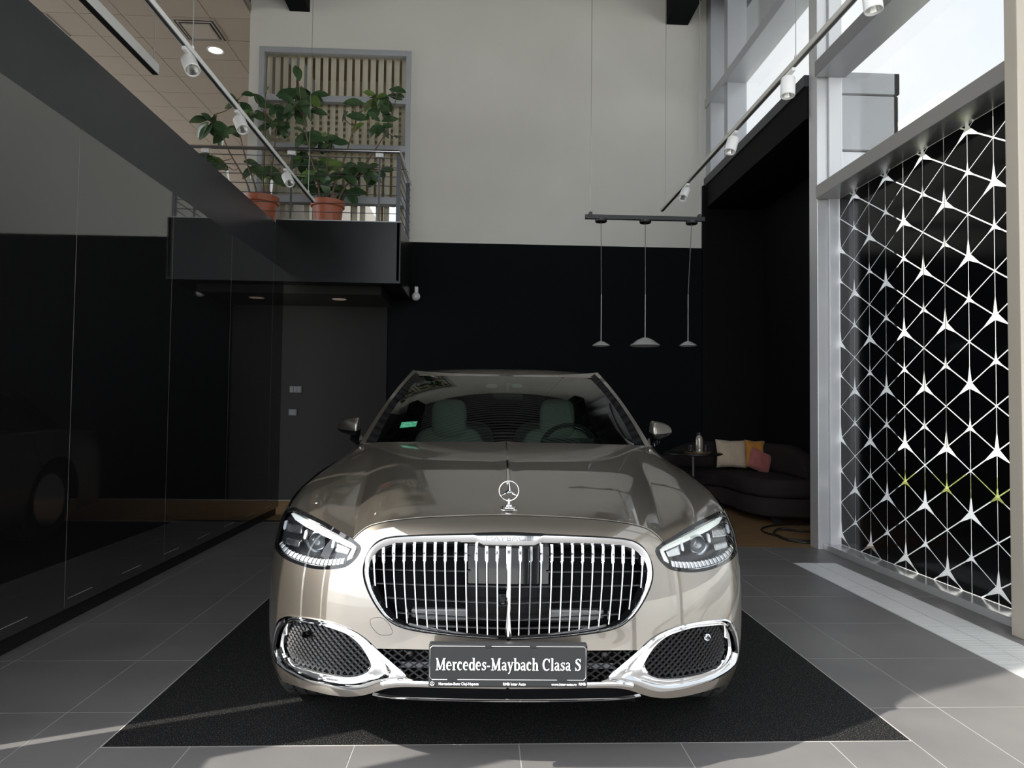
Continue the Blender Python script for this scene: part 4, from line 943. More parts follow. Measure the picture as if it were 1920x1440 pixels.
# sides of the cabin, rear window, boot lid
BT = [np.array([-0.79, 1.80, 1.005]), np.array([-0.862, 2.15, 0.985]), np.array([-0.872, 2.8, 0.98]), np.array([-0.870, 3.5, 0.98]), np.array([-0.855, 4.1, 0.99]), np.array([-0.82, 4.55, 1.0])]
RT = [AO[6], AO[14], AO[-1], np.array([-0.622, 3.0, 1.525]), np.array([-0.61, 3.7, 1.50]), np.array([-0.585, 4.2, 1.42])]
side_g = glass_mat('side_glass', (0.10, 0.12, 0.12), 1.5)
b1 = resample(smooth_line(BT, 6), 40); r1 = resample([AO[0]] + list(AO[1:]) + [np.array(p) for p in RL[1:]], 40)
for sg in (1, -1):
    mm_ = np.array([sg, 1, 1]); rows_ = []
    for t in np.linspace(0, 1, 8): rows_.append([(a * (1 - t) + c * t + np.array([-0.03 * math.sin(PI * t), 0, 0])) * mm_ for a, c in zip(b1, r1)])
    MB().grid(np.array(rows_)).build('side_window', side_g, car, smooth=True, ang=None)
    MB().tube([p * mm_ for p in b1], 0.009, 8).build('belt_trim', chrome, car, smooth=True)
    bt2 = [np.array([-0.882, 1.80, 0.985])] + [Psz(sy(y, 0.98)[0], 0.976)[0] for y in np.linspace(1.95, 4.55, 24)]
    MB().grid(np.array([[p * mm_ for p in resample(bt2, 40)], [p * mm_ for p in b1]])).build('door_shoulder', paint, car, smooth=True, ang=None)
rw = []; 
for t in np.linspace(0, 1, 10): rw.append([np.array([k * (0.585 + 0.12 * t), 4.2 + 0.60 * t, (1.45 - 0.03 * abs(k) ** 2.6) * (1 - t) + 1.03 * t - 0.03 * t * abs(k) ** 2]) for k in np.linspace(-1, 1, 21)])
MB().grid(np.array(rw)).build('rear_window', side_g, car, smooth=True, ang=None)
bl = []
for t in np.linspace(0, 1, 14): bl.append([np.array([k * (0.82 - 0.12 * t), 4.55 + (0.25 * (1 - abs(k)) * (1 - t)) + t * 0.80, 1.03 - 0.03 * k * k - 0.07 * t * t]) for k in np.linspace(-1, 1, 25)])
MB().grid(np.array(bl)).build('boot_lid', paint, car, smooth=True, ang=None)
# cowl and wipers
b = MB(); b.grid(np.array([[np.array([x, 1.46 + 0.16 * (x / 0.8) ** 2, 1.00]) for x in np.linspace(-0.8, 0.8, 20)], [np.array([x, 1.60 + 0.16 * (x / 0.8) ** 2, 1.025]) for x in np.linspace(-0.8, 0.8, 20)]])); b.build('cowl', black_pl, car)
# cabin
trim_d = mat('dash_leather', (0.016, 0.017, 0.018), 0.55); beige = mat('seat_leather', (0.34, 0.35, 0.30), 0.55); beige_e = mat('seat_emblem', (0.30, 0.31, 0.27), 0.6)
b = MB(); b.box((-0.80, 1.75, 0.25), (0.80, 4.5, 0.30)); b.box((-0.80, 1.75, 0.3), (-0.76, 4.5, 0.95)); b.box((0.76, 1.75, 0.3), (0.80, 4.5, 0.95)); b.box((-0.8, 4.25, 0.3), (0.8, 4.3, 1.0)); b.build('cabin_tub', trim_d, car)
D_ = []
for t in np.linspace(0, 1, 10): D_.append([np.array([x, 1.62 + 0.62 * t + 0.06 * (1 - (x / 0.74) ** 2) * (t - 0.5), 1.0 + 0.025 * math.sin(PI * t) - (0.16 if t > 0.95 else 0)]) for x in np.linspace(-0.74, 0.74, 24)])
MB().grid(np.array(D_)).build('dashboard', trim_d, car, smooth=True, ang=0.5)
b = MB(); b.box((0.23, 2.08, 1.0), (0.56, 2.10, 1.068)); b.build('driver_display', mat('display_rim', (0.10, 0.11, 0.11), 0.15, 0.4), car, bevel=0.004)
def cushion(c, sx, sy_, sz, e=0.45, n=20):
    V = []
    for i in range(n + 1):
        ph = -PI / 2 + PI * i / n
        for j in range(2 * n):
            th = 2 * PI * j / (2 * n); f = lambda a, k: math.copysign(abs(a) ** k, a)
            V.append((c[0] + sx * f(math.cos(ph), e) * f(math.cos(th), e), c[1] + sy_ * f(math.cos(ph), e) * f(math.sin(th), e), c[2] + sz * f(math.sin(ph), e)))
    F = []
    for i in range(n):
        for j in range(2 * n): F.append((i * 2 * n + j, i * 2 * n + (j + 1) % (2 * n), (i + 1) * 2 * n + (j + 1) % (2 * n), (i + 1) * 2 * n + j))
    return V, F
SLY = 2.78
for sg, pxh in ((-1, 842), (1, 1045)):
    hc = cY(pxh, 784, SLY); st = MB()
    v_, f_ = cushion((hc[0], SLY + 0.07, 0.80), 0.265, 0.085, 0.31, 0.5); st.add(v_, f_); v_, f_ = cushion((hc[0], SLY - 0.25, 0.50), 0.26, 0.28, 0.09, 0.5); st.add(v_, f_)
    seat = st.build('front_seat', beige, car, smooth=True, ang=None)
    v_, f_ = cushion((hc[0], SLY + 0.03, hc[2] - 0.01), 0.128, 0.05, 0.150, 0.55); MB().add(v_, f_).build('head_restraint', beige, seat, smooth=True, ang=None)
    if sg < 0:
        b = MB(); ec = np.array([hc[0], SLY - 0.0225, hc[2] - 0.005])
        for dx, hh in ((-0.016, 0.7), (-0.006, 1.0), (0.006, 1.0), (0.016, 0.7)): b.bar(ec + np.array([dx, 0, -0.014]), ec + np.array([dx, 0, -0.014 + 0.022 * hh]), 0.0035, 0.002, up=(0, 1, 0))
        b.tube([ec + np.array([0.029 * math.cos(a), 0, -0.012 + 0.034 * math.sin(a) ** 0.9]) for a in np.linspace(0.08, PI - 0.08, 16)], 0.0018, 5); b.tube([ec + np.array([0.010 * math.cos(a), 0, 0.006 + 0.016 * math.sin(a)]) for a in np.linspace(0, PI, 10)], 0.0015, 5)
        b.build('seat_emblem', beige_e, seat)
for hx in (-0.38, 0.38): v_, f_ = cushion((hx, 3.95, 0.80), 0.30, 0.12, 0.33, 0.5); MB().add(v_, f_).build('rear_seat', mat('rear_leather', (0.30, 0.30, 0.27), 0.6), car, smooth=True, ang=None)
swc = cY(1066, 843, 2.32); b = MB(); b.tube([swc + np.array([0.185 * math.cos(a), -0.05 * math.sin(a), 0.165 * math.sin(a)]) for a in np.linspace(0, 2 * PI, 41)[:-1]], 0.014, 10, closed=True)
sw = b.build('steering_wheel', trim_d, car, smooth=True); b = MB(); b.tube([swc + np.array([0.172 * math.cos(a), -0.05 * math.sin(a) - 0.012, 0.152 * math.sin(a)]) for a in np.linspace(0.5, PI - 0.5, 20)], 0.0045, 6); b.build('wheel_trim', chrome_soft, sw, smooth=True)
mc = cY(952, 741, 2.26); v_, f_ = cushion(mc, 0.10, 0.014, 0.028, 0.4); im = MB().add(v_, f_).build('interior_mirror', trim_d, car, smooth=True, ang=None)
MB().bar(mc + np.array([0, 0.0, 0.02]), mc + np.array([0, 0.02, 0.08]), 0.02, 0.02).build('mirror_stalk', trim_d, im)
for pxx in (922, 969): 
    c = cY(pxx, 724, 2.33); MB().add(*cushion(c, 0.037, 0.012, 0.014, 0.6)).build('roof_light', mat('lamp_grey', (0.28, 0.29, 0.28), 0.4), car, smooth=True, ang=None)
# sticker on the windscreen
def on_ws(px, py):
    r = rayc(px, py)
    for t in np.linspace(2.5, 5.5, 1200):
        p = CAMC + r * t; j = int(np.argmin(abs(WS[:, 20, 1] - p[1])))
        k = min(40, max(0, int(round((p[0] / (abs(AI[j][0]) + 1e-6)) * 20 + 20))))
        d_ = WS[:, k, :] ; jj = int(np.argmin(abs(d_[:, 1] - p[1])))
        if p[2] <= d_[jj, 2] + 0.004: return p
    return p
sk = [on_ws(x, y) + np.array([0, -0.012, 0.005]) for x, y in ((750, 804), (754, 793), (783.5, 791.5), (780, 801.5))]
b = MB(); b.prism(sk, (0, -0.0012, 0.0008)); stk = b.build('vignette_sticker', mat('sticker_green', (0.06, 0.42, 0.22), 0.4), car)
def lerp4(u, v): return (sk[0] * (1 - u) + sk[3] * u) * (1 - v) + (sk[1] * (1 - u) + sk[2] * u) * v + np.array([0, -0.0022, 0.0014])
b = MB(); b.tube([lerp4(u, v) for u, v in ((0.15, 0.25), (0.2, 0.5), (0.28, 0.68), (0.55, 0.68), (0.68, 0.5), (0.72, 0.25))], 0.0013, 4); b.tube([lerp4(u, v) for u, v in ((0.10, 0.22), (0.78, 0.25))], 0.0010, 4); b.tube([lerp4(u, v) for u, v in ((0.80, 0.72), (0.92, 0.8))], 0.002, 4); b.build('sticker_print', mat('sticker_light', (0.55, 0.8, 0.6), 0.5), stk)

# door mirrors
def mirror_part(sg):
    tip = cY(625, 801, 1.98); inn = cY(678, 800, 1.98); top_ = cY(668, 781, 1.98)[2]; bot_ = cY(662, 824, 1.98)[2]
    Lx = inn[0] - tip[0]; zc_ = (top_ * 0.48 + bot_ * 0.52); V = []; n = 22; m_ = 36
    for i in range(n + 1):
        t = i / n; x = tip[0] + Lx * t
        ht = (1.25 * t ** 0.5 * (1 - 0.30 * t)) if t < 0.9 else 1.25 * 0.9 ** 0.5 * (1 - 0.30 * 0.9) * math.sqrt(max(0, 1 - ((t - 0.9) / 0.1) ** 2)) * 1.0
        up_h = (top_ - zc_) * min(1.05, ht * 1.08); lo_h = (zc_ - bot_) * min(1.0, ht * 0.95) * (0.75 + 0.25 * t); dp = 0.085 * min(1, ht * 1.1)
        for j in range(m_):
            a = 2 * PI * j / m_; c_, s_ = math.cos(a), math.sin(a); q = lambda v, e: math.copysign(abs(v) ** e, v)
            V.append(np.array([x, 1.99 + t * -0.03 - (0.10 * (1 - t) * 0.0) + (dp * q(c_, 0.9) if c_ < 0 else 0.05 * min(1, ht) * q(c_, 0.6)) + 0.10 * (1 - t) ** 1.5, zc_ + (up_h if s_ > 0 else lo_h) * q(s_, 0.85)]))
    F = []; M_ = []
    for i in range(n):
        for j in range(m_):
            F.append((i * m_ + j, i * m_ + (j + 1) % m_, (i + 1) * m_ + (j + 1) % m_, (i + 1) * m_ + j)); s_ = math.sin(2 * PI * (j + 0.5) / m_); c_ = math.cos(2 * PI * (j + 0.5) / m_)
            M_.append(1 if s_ < -0.12 or c_ > 0.55 else 0)
    F.append(tuple(n * m_ + j for j in range(m_))); M_.append(1)
    b = MB(); b.add([v * np.array([sg, 1, 1]) for v in V], F); b.m = M_
    o = b.build('door_mirror', [paint, piano], car, smooth=True, ang=None)
    p0 = cY(667, 820, 1.97); p1 = cY(676, 834, 1.86); p1[0] = -0.83
    MB().frame([p0 * np.array([sg, 1, 1]), (p0 * 0.5 + p1 * 0.5 + np.array([0, 0, -0.012])) * np.array([sg, 1, 1]), p1 * np.array([sg, 1, 1])], [(-0.03, -0.012), (0.03, -0.012), (0.03, 0.012), (-0.03, 0.012)], scales=[1.2, 0.8, 1.1]).build('mirror_foot', piano, o, smooth=True)
for sg in (1, -1): mirror_part(sg)

# wheels
def wheel(x, y, sg):
    ZW_ = WR + 0.0015
    b = MB(); w2 = 0.128; prof = [(0.24, -w2 + 0.01), (0.30, -w2), (0.345, -w2 + 0.006), (0.360, -w2 + 0.024), (WR, -w2 + 0.045)]
    for g0 in (-0.06, -0.02, 0.02, 0.06): prof += [(WR, g0 - 0.005), (WR - 0.008, g0 - 0.003), (WR - 0.008, g0 + 0.003), (WR, g0 + 0.005)]
    prof += [(WR, w2 - 0.045), (0.360, w2 - 0.024), (0.345, w2 - 0.006), (0.30, w2), (0.24, w2 - 0.01)]
    b.lathe([(r, z) for r, z in prof], (x, y, ZW_), 72, axis='x'); 
    ty = b.build('wheel', rubber, car, smooth=True, ang=0.5)
    b = MB()
    for side in (-1, 1):
        b = MB()
        for k in range(46):
            a = 2 * PI * (k + (0.5 if side > 0 else 0)) / 46; a2 = a + 0.06
            p = [np.array([x + side * xx_, y + (WR + 0.0002) * math.cos(aa), ZW_ + (WR + 0.0002) * math.sin(aa)]) for xx_, aa in ((0.050, a), (0.082, (a + a2) / 2))] + [np.array([x + side * 0.120, y + 0.3455 * math.cos(a2), ZW_ + 0.3455 * math.sin(a2)])]
            rad = np.array([0, math.cos(a), math.sin(a)]); b.frame(p, [(-0.004, -0.002), (0.004, -0.002), (0.004, 0.001), (-0.004, 0.001)], up=rad)
        b.build('tread_sipes', mat('groove_black', (0.003, 0.003, 0.003), 0.9), ty)
    xf = x + sg * 0.10; b = MB(); b.lathe([(0.245, -0.02), (0.25, 0.02), (0.235, 0.02), (0.225, 0.0)], (xf, y, ZW_), 60, axis='x'); b.lathe([(0.0, 0.0), (0.07, 0.0), (0.08, 0.012), (0.0, 0.014)], (xf, y, ZW_), 40, axis='x'); b.lathe([(0, -0.03), (0.24, -0.03)], (xf, y, ZW_), 40, axis='x')
    for k in range(20):
        a = 2 * PI * k / 20; b.bar((xf, y + 0.07 * math.cos(a), ZW_ + 0.07 * math.sin(a)), (xf, y + 0.235 * math.cos(a), ZW_ + 0.235 * math.sin(a)), 0.02, 0.018, up=(1, 0, 0))
    b.build('wheel_rim', chrome_soft, ty, smooth=True, ang=0.4)
for y in (AX1, AX2):
    for sg in (-1, 1): wheel(sg * 0.80, y, sg)

# ================================================================== LIGHTS AND TRACKS
grey_wire = mat('steel_wire', (0.35, 0.35, 0.34), 0.4, 0.8)
ZC = 7.40
def y_on(px, X, Z):      # depth of the point of the line (X, *, Z) that shows at photo column px
    best = min(np.linspace(2.5, 9.4, 1400), key=lambda y: abs(960 + FPX * (RIGHT @ (np.array([X, y, Z]) - CAM)) / (FWD @ (np.array([X, y, Z]) - CAM)) - px)); return float(best)
def track(name, X, Z, y0, y1, w_, h_, mats, label, wires, group=None):
    o = empty(name, (X, y0, Z), label, 'lighting track', group)
    b = MB(); b.box((-w_ / 2, 0, -h_ / 2), (w_ / 2, y1 - y0, h_ / 2)); b.build('rail', mats[0], o, bevel=0.003)
    b = MB(); b.box((-w_ * 0.28, 0.0, -h_ / 2 - 0.0008), (w_ * 0.28, y1 - y0, -h_ / 2)); b.build('rail_slot', mats[1], o)
    for yw, top in wires:
        MB().tube([(0, yw - y0, h_ / 2), (0.004, yw - y0 + 0.004, (top - Z) * 0.5), (0, yw - y0, top - Z)], 0.0028, 6).build('suspension_wire', grey_wire, o)
        MB().lathe([(0.010, 0), (0.010, 0.02), (0.004, 0.035)], (0, yw - y0, h_ / 2), 12).build('wire_clamp', mats[0], o)
    return o
TXL, TXR, TZ = -1.885, 1.985, 3.5
ye_l, ye_r = y_on(587, TXL, TZ), y_on(1241, TXR, TZ)
track('lighting_track', TXL, TZ, 2.6, ye_l, 0.036, 0.034, (white_pl, mat('slot_grey', (0.08, 0.08, 0.08), 0.5)), 'white suspended lighting track running past the rubber plants', [(y_on(361, TXL, TZ), ZC), (y_on(578, TXL, TZ), ZC)], 'suspended white lighting tracks')
track('lighting_track', TXR, TZ, 2.6, ye_r, 0.036, 0.034, (mat('track_beige', (0.60, 0.58, 0.53), 0.3, 0.2), mat('slot_grey', (0.08, 0.08, 0.08), 0.5)), 'off-white suspended lighting track running along the tall side windows', [(y_on(1247, TXR, TZ), ZC), (y_on(1492, TXR, TZ), ZC)], 'suspended white lighting tracks')
def spot(px, X, d, label, r=0.046, h=0.125):
    y = y_on(px, X, TZ); o = empty('spotlight', (X, y, TZ - 0.02), label, 'spotlight', 'spotlights on the tracks')
    MB().box((-0.013, -0.06, -0.022), (0.013, 0.06, 0.0)).build('adapter', white_pl, o, bevel=0.003)
    MB().tube([(0, 0.03, -0.02), (0, 0.03, -0.05)], 0.008, 8).build('swivel', white_pl, o)
    d = np.array(d, float); d /= np.linalg.norm(d); top = np.array([0, 0.03, -0.06]) - d * 0.03; q = np.cross(d, (0, 1, 0)); q /= np.linalg.norm(q); q2 = np.cross(d, q)
    def ringp(c, rr): return [c + rr * (q * math.cos(a) + q2 * math.sin(a)) for a in np.linspace(0, 2 * PI, 33)[:-1]]
    rows_ = [ringp(top, 0.001), ringp(top, r * 0.92), ringp(top + d * 0.006, r), ringp(top + d * h, r), ringp(top + d * (h + 0.002), r * 0.92), ringp(top + d * (h - 0.012), r * 0.86)]
    G_ = np.array(rows_); G_ = np.concatenate([G_, G_[:, :1]], axis=1); MB().grid(G_).build('lamp_body', white_pl, o, smooth=True, ang=0.6)
    rows_ = [ringp(top + d * (h - 0.012), r * 0.86), ringp(top + d * (h - 0.05), r * 0.5), ringp(top + d * (h - 0.06), r * 0.25), ringp(top + d * (h - 0.06), 0.001)]
    G_ = np.array(rows_); G_ = np.concatenate([G_, G_[:, :1]], axis=1); MB().grid(G_).build('reflector', mat('spot_reflector', (0.6, 0.6, 0.58), 0.25, 0.9), o, smooth=True)
    return o
spot(352, TXL, (0.42, -0.45, -0.75), 'white cylinder spotlight nearest the camera on the track by the plants')
spot(448, TXL, (0.40, -0.42, -0.78), 'white cylinder spotlight in the middle of the track by the plants')
spot(537, TXL, (0.42, -0.5, -0.7), 'white cylinder spotlight at the far end of the track above the flower pots')
spot(1287, TXR, (-0.40, -0.42, -0.75), 'white cylinder spotlight at the far end of the window side track')
spot(1376, TXR, (-0.30, -0.18, -0.9), 'cream cylinder spotlight second from the far end of the window side track')
spot(1481, TXR, (-0.08, -0.10, -0.98), 'cream cylinder spotlight hanging straight down in front of the big pillar')
spot(1640, TXR, (0.05, -0.12, -0.98), 'cream cylinder spotlight cut by the top edge above the window beam')
LX = -2.24
o = empty('linear_light', (LX, 2.6, 3.5), 'white linear light bar with black louvre underside near the ceiling vents', 'linear light')
ll = y_on(292, LX, 3.5) - 2.6
MB().box((-0.022, 0, -0.02), (0.022, ll, 0.05)).build('housing', mat('bar_white', (0.60, 0.60, 0.57), 0.4), o, bevel=0.002)
b = MB(); b.box((-0.020, 0.0, -0.022), (0.020, ll, -0.0195)); b.build('louvre', mat('louvre_black', (0.012, 0.012, 0.012), 0.4), o)
MB().tube([(0, ll - 0.03, 0.05), (0, ll - 0.03, ZC - 3.5)], 0.0028, 6).build('suspension_wire', grey_wire, o)

# pendant lamps on their black track
PYY = 7.0; pz = atY(1209, 409, PYY)[2]; xa, xb = atY(1097, 408, PYY)[0], atY(1321, 408, PYY)[0]
o = empty('pendant_rail', ((xa + xb) / 2, PYY, pz), 'black suspended rail carrying the three pendant lamps', 'lamp rail'); hw = (xb - xa) / 2
b = MB(); b.box((-hw, -0.02, -0.022), (hw, 0.02, 0.022)); b.build('rail', black_pl, o, bevel=0.003)
for pxw in (1107, 1311):
    xw = atY(pxw, 400, PYY)[0] - (xa + xb) / 2
    MB().tube([(xw, 0, 0.05), (xw, 0, ZC - pz)], 0.0032, 6).build('suspension_wire', grey_wire, o)
    MB().prism([(xw - 0.028, -0.022, 0.0), (xw + 0.028, -0.022, 0.0), (xw + 0.012, -0.022, 0.05), (xw - 0.012, -0.022, 0.05)], (0, 0.044, 0)).build('bracket', black_pl, o, bevel=0.003)
    MB().lathe([(0, -0.003), (0.008, -0.002), (0.008, 0.004)], (xw + 0.008, -0.024, 0.01), 12, axis='y').build('bracket_screw', chrome, o)
shade_g = mat('smoked_shade', (0.34, 0.34, 0.33), 0.18, 0.0, spec=0.6)
for px_, pd, r_, h_, lab in ((1127, 1127, 0.088, 0.052, 'small grey cone pendant lamp farthest from the side window'), (1209.5, 1210, 0.152, 0.088, 'large grey cone pendant lamp in the middle of three'), (1290, 1297, 0.088, 0.052, 'small grey cone pendant lamp nearest the side window')):
    zb_ = atY(px_, 649, PYY)[2]; xp = atY(px_, 640, PYY)[0]; xm = atY(pd, 412, PYY)[0]
    o = empty('pendant_lamp', (xp, PYY, zb_), lab, 'pendant lamp', 'cone pendant lamps over the lounge')
    MB().lathe([(r_ * 0.97, 0.008), (r_, 0.004), (r_ * 0.98, 0.002), (r_, 0.010), (r_ * 0.52, h_ * 0.72), (r_ * 0.16, h_ * 0.98), (0.008, h_ * 1.02)], (0, 0, 0), 48).build('shade', shade_g, o, smooth=True, ang=0.5)
    MB().tube([(0, 0, h_), (0, 0, atY(px_, 552, PYY)[2] - zb_)], 0.0055, 10).build('rod', mat('rod_grey', (0.30, 0.30, 0.30), 0.35, 0.6), o, smooth=True)
    MB().tube([(0, 0, atY(px_, 552, PYY)[2] - zb_), (xm - xp, 0, pz - 0.03 - zb_)], 0.0035, 6).build('cord', black_pl if False else mat('cord_grey', (0.14, 0.14, 0.13), 0.6), o)
    MB().lathe([(0.0, -0.028), (0.054, -0.028), (0.060, -0.020), (0.060, 0.002), (0, 0.002)], (xm - xp, 0, pz - 0.024 - zb_), 32).build('mount', black_pl, o, smooth=True, ang=0.5)

# mezzanine ceiling fittings
zc = 6.62
def ceil_pt(px, py): return atZ(px, py, zc)
c4 = [ceil_pt(325, 37), ceil_pt(396, 38), ceil_pt(425, 73), ceil_pt(357, 75)]; cc = sum(c4) / 4
def diffuser(c, s_, label):
    o = empty('ceiling_vent', (c[0], c[1], zc), label, 'ceiling vent', 'square air diffusers in the tiled ceiling')
    for k, q in enumerate((s_, s_ * 0.84, s_ * 0.68)):
        b = MB(); w_ = s_ * 0.05; z_ = -0.012 - 0.008 * k
        b.box((-q, -q, z_), (q, -q + w_, z_ + 0.012)); b.box((-q, q - w_, z_), (q, q, z_ + 0.012)); b.box((-q, -q + w_, z_), (-q + w_, q - w_, z_ + 0.012)); b.box((q - w_, -q + w_, z_), (q, q - w_, z_ + 0.012)); b.build('vent_frame', mat('vent_grey', (0.42, 0.38, 0.33), 0.5), o)
    MB().box((-s_ * 0.62, -s_ * 0.62, -0.03), (s_ * 0.62, s_ * 0.62, -0.024)).build('vent_plate', mat('vent_plate', (0.48, 0.42, 0.35), 0.6), o)
    MB().box((-s_ * 0.98, -s_ * 0.98, -0.003), (s_ * 0.98, s_ * 0.98, -0.0)).build('vent_recess', mat('vent_dark', (0.10, 0.09, 0.08), 0.8), o)
diffuser(cc, 0.29, 'square ceiling air diffuser beside the lit downlight')
diffuser(ceil_pt(70, 46), 0.29, 'square ceiling air diffuser partly hidden behind the sloping dark fascia')
c = ceil_pt(404, 94); o = empty('downlight', (c[0], c[1], zc), 'round glowing recessed downlight in the tiled mezzanine ceiling', 'downlight')
MB().lathe([(0.125, -0.001), (0.125, -0.008), (0.100, -0.008), (0.095, -0.003)], (0, 0, 0), 32).build('trim_ring', white_pl, o, smooth=True)
MB().lathe([(0.0, -0.004), (0.098, -0.004)], (0, 0, 0), 32).build('lamp', mat('lamp_glow', (1, 0.97, 0.88), 0.5, emit=(1, 0.95, 0.82), estr=9.0), o)
c = atZ(636, 561, 2.60); o = empty('downlight', (c[0], c[1], 2.60), 'dim warm recessed downlight under the dark balcony', 'downlight')
MB().lathe([(0.0, -0.003), (0.085, -0.003), (0.09, -0.001)], (0, 0, 0), 24).build('lamp', mat('lamp_dim', (0.30, 0.22, 0.18), 0.4, emit=(1, 0.72, 0.6), estr=0.12), o)

# ================================================================== BALCONY RAIL, PLANTS
RY = 8.27; rz = atY(749, 285, RY)[2]; rx1 = atY(750, 285, RY)[0]
o = empty('balcony_railing', (rx1, RY, 3.43), 'steel balcony railing with horizontal wires in front of the plants', 'railing'); rb = np.array([rx1, RY, 3.43])
MB().tube([(-3.2, 0, rz - 3.43), (0, 0, rz - 3.43)], 0.021, 12).build('handrail', steel, o, smooth=True)
MB().tube([(0, 0, rz - 3.43), (0.0, 1.2, rz - 3.43)], 0.021, 12).build('handrail', steel, o, smooth=True)
zs_ = [3.43 + 0.11 * k for k in range(1, 8)]
for z in zs_:
    MB().tube([(-3.2, 0, z - 3.43), (0, 0, z - 3.43)], 0.0045, 6).build('rail_wire', dark_steel, o); MB().tube([(0, 0, z - 3.43), (0, 1.2, z - 3.43)], 0.0045, 6).build('rail_wire', dark_steel, o)
for pxp in (384, 546, 711):
    x = atY(pxp, 350, RY)[0] - rx1; MB().bar((x, 0, 0), (x, 0, rz - 3.48), 0.022, 0.012, up=(0, 1, 0)).build('rail_post', dark_steel, o)
    MB().box((x - 0.045, -0.03, rz - 3.43 - 0.075), (x + 0.045, 0.02, rz - 3.43 - 0.03)).build('rail_bracket', white_pl, o)
for yy in (0.0, 1.0):
    b = MB(); b.box((-0.035, yy - 0.01, 0), (0.015, yy + 0.01, rz - 3.48)); 
    for z in zs_: b.lathe([(0.012, -0.004), (0.012, 0.004)], (-0.01, yy - 0.012, z - 3.43), 10, axis='y', cap=True)
    b.build('rail_post', dark_steel, o)

terra = mat('terracotta_plastic', (0.40, 0.115, 0.055), 0.45)
leaf_m = mat('rubber_leaf', (0.040, 0.085, 0.038), 0.25, spec=0.7, noise=(6, (0.075, 0.135, 0.055), 3))
leaf_l = mat('young_leaf', (0.09, 0.16, 0.05), 0.25, noise=(6, (0.18, 0.28, 0.07), 3))
bark = mat('plant_stem', (0.16, 0.10, 0.07), 0.7)
CL = [(558, 136, 1, 4, 1.3), (551, 170, 6, 16, 1), (581, 178, 5, 10, 1), (556, 190, 5, 12, 1), (577, 205, 5, 10, 1), (554, 208, 4, 10, .9), (478, 178, 2, 6, .9), (498, 174, 1, 4, .8), (478, 208, 5, 12, .9), (447, 191, 3, 8, .9), (519, 198, 4, 12, .7), (513, 232, 6, 12, .9), (530, 230, 3, 10, .8),
      (398, 230, 7, 18, 1), (420, 243, 5, 14, 1), (401, 297, 7, 18, 1), (430, 314, 2, 10, 1), (486, 312, 4, 14, 1.2), (512, 330, 6, 16, 1.15), (574, 250, 3, 10, 1), (603, 264, 6, 13, 1), (621, 266, 3, 10, .8), (568, 293, 6, 15, 1), (597, 302, 6, 15, 1), (571, 331, 6, 16, 1), (597, 328, 5, 14, 1.1),
      (627, 311, 1, 3, 1.5), (644, 326, 5, 14, 1.2), (615, 352, 4, 12, 1.3), (650, 358, 3, 10, 1.3), (663, 191, 1, 3, 1.35), (670, 219, 1, 3, 1.35), (644, 220, 1, 3, 1), (670, 238, 1, 3, 1), (702, 183, 4, 12, .8), (746, 168, 1, 3, 1.2), (729, 182, 4, 12, .8), (708, 203, 3, 10, .8), (726, 216, 1, 3, 1), (714, 232, 6, 14, .8), (748, 255, 1, 3, 1.1),
      (667, 308, 4, 12, 1), (690, 321, 5, 13, 1), (711, 322, 3, 11, .9), (762, 317, 1, 2, .9)]
def leaf(b, base, d, up, L_, Wd, mi):
    d = d / np.linalg.norm(d); s_ = np.cross(d, up); s_ /= np.linalg.norm(s_) + 1e-9; n_ = np.cross(s_, d); V = []; n = 7
    for i in range(n + 1):
        t = i / n; w_ = Wd * (math.sin(PI * min(1, t * 0.97 + 0.015)) ** 0.7) * (0.75 + 0.35 * t if t < 0.6 else 0.96 - (t - 0.6) * 0.3); c = base + d * L_ * t + n_ * (-0.18 * L_ * t * t)
        V += [c - s_ * w_ / 2 + n_ * 0.12 * w_, c, c + s_ * w_ / 2 + n_ * 0.12 * w_]
    b.add(V, [(i * 3 + q, i * 3 + q + 1, i * 3 + q + 4, i * 3 + q + 3) for i in range(n) for q in (0, 1)], mi)
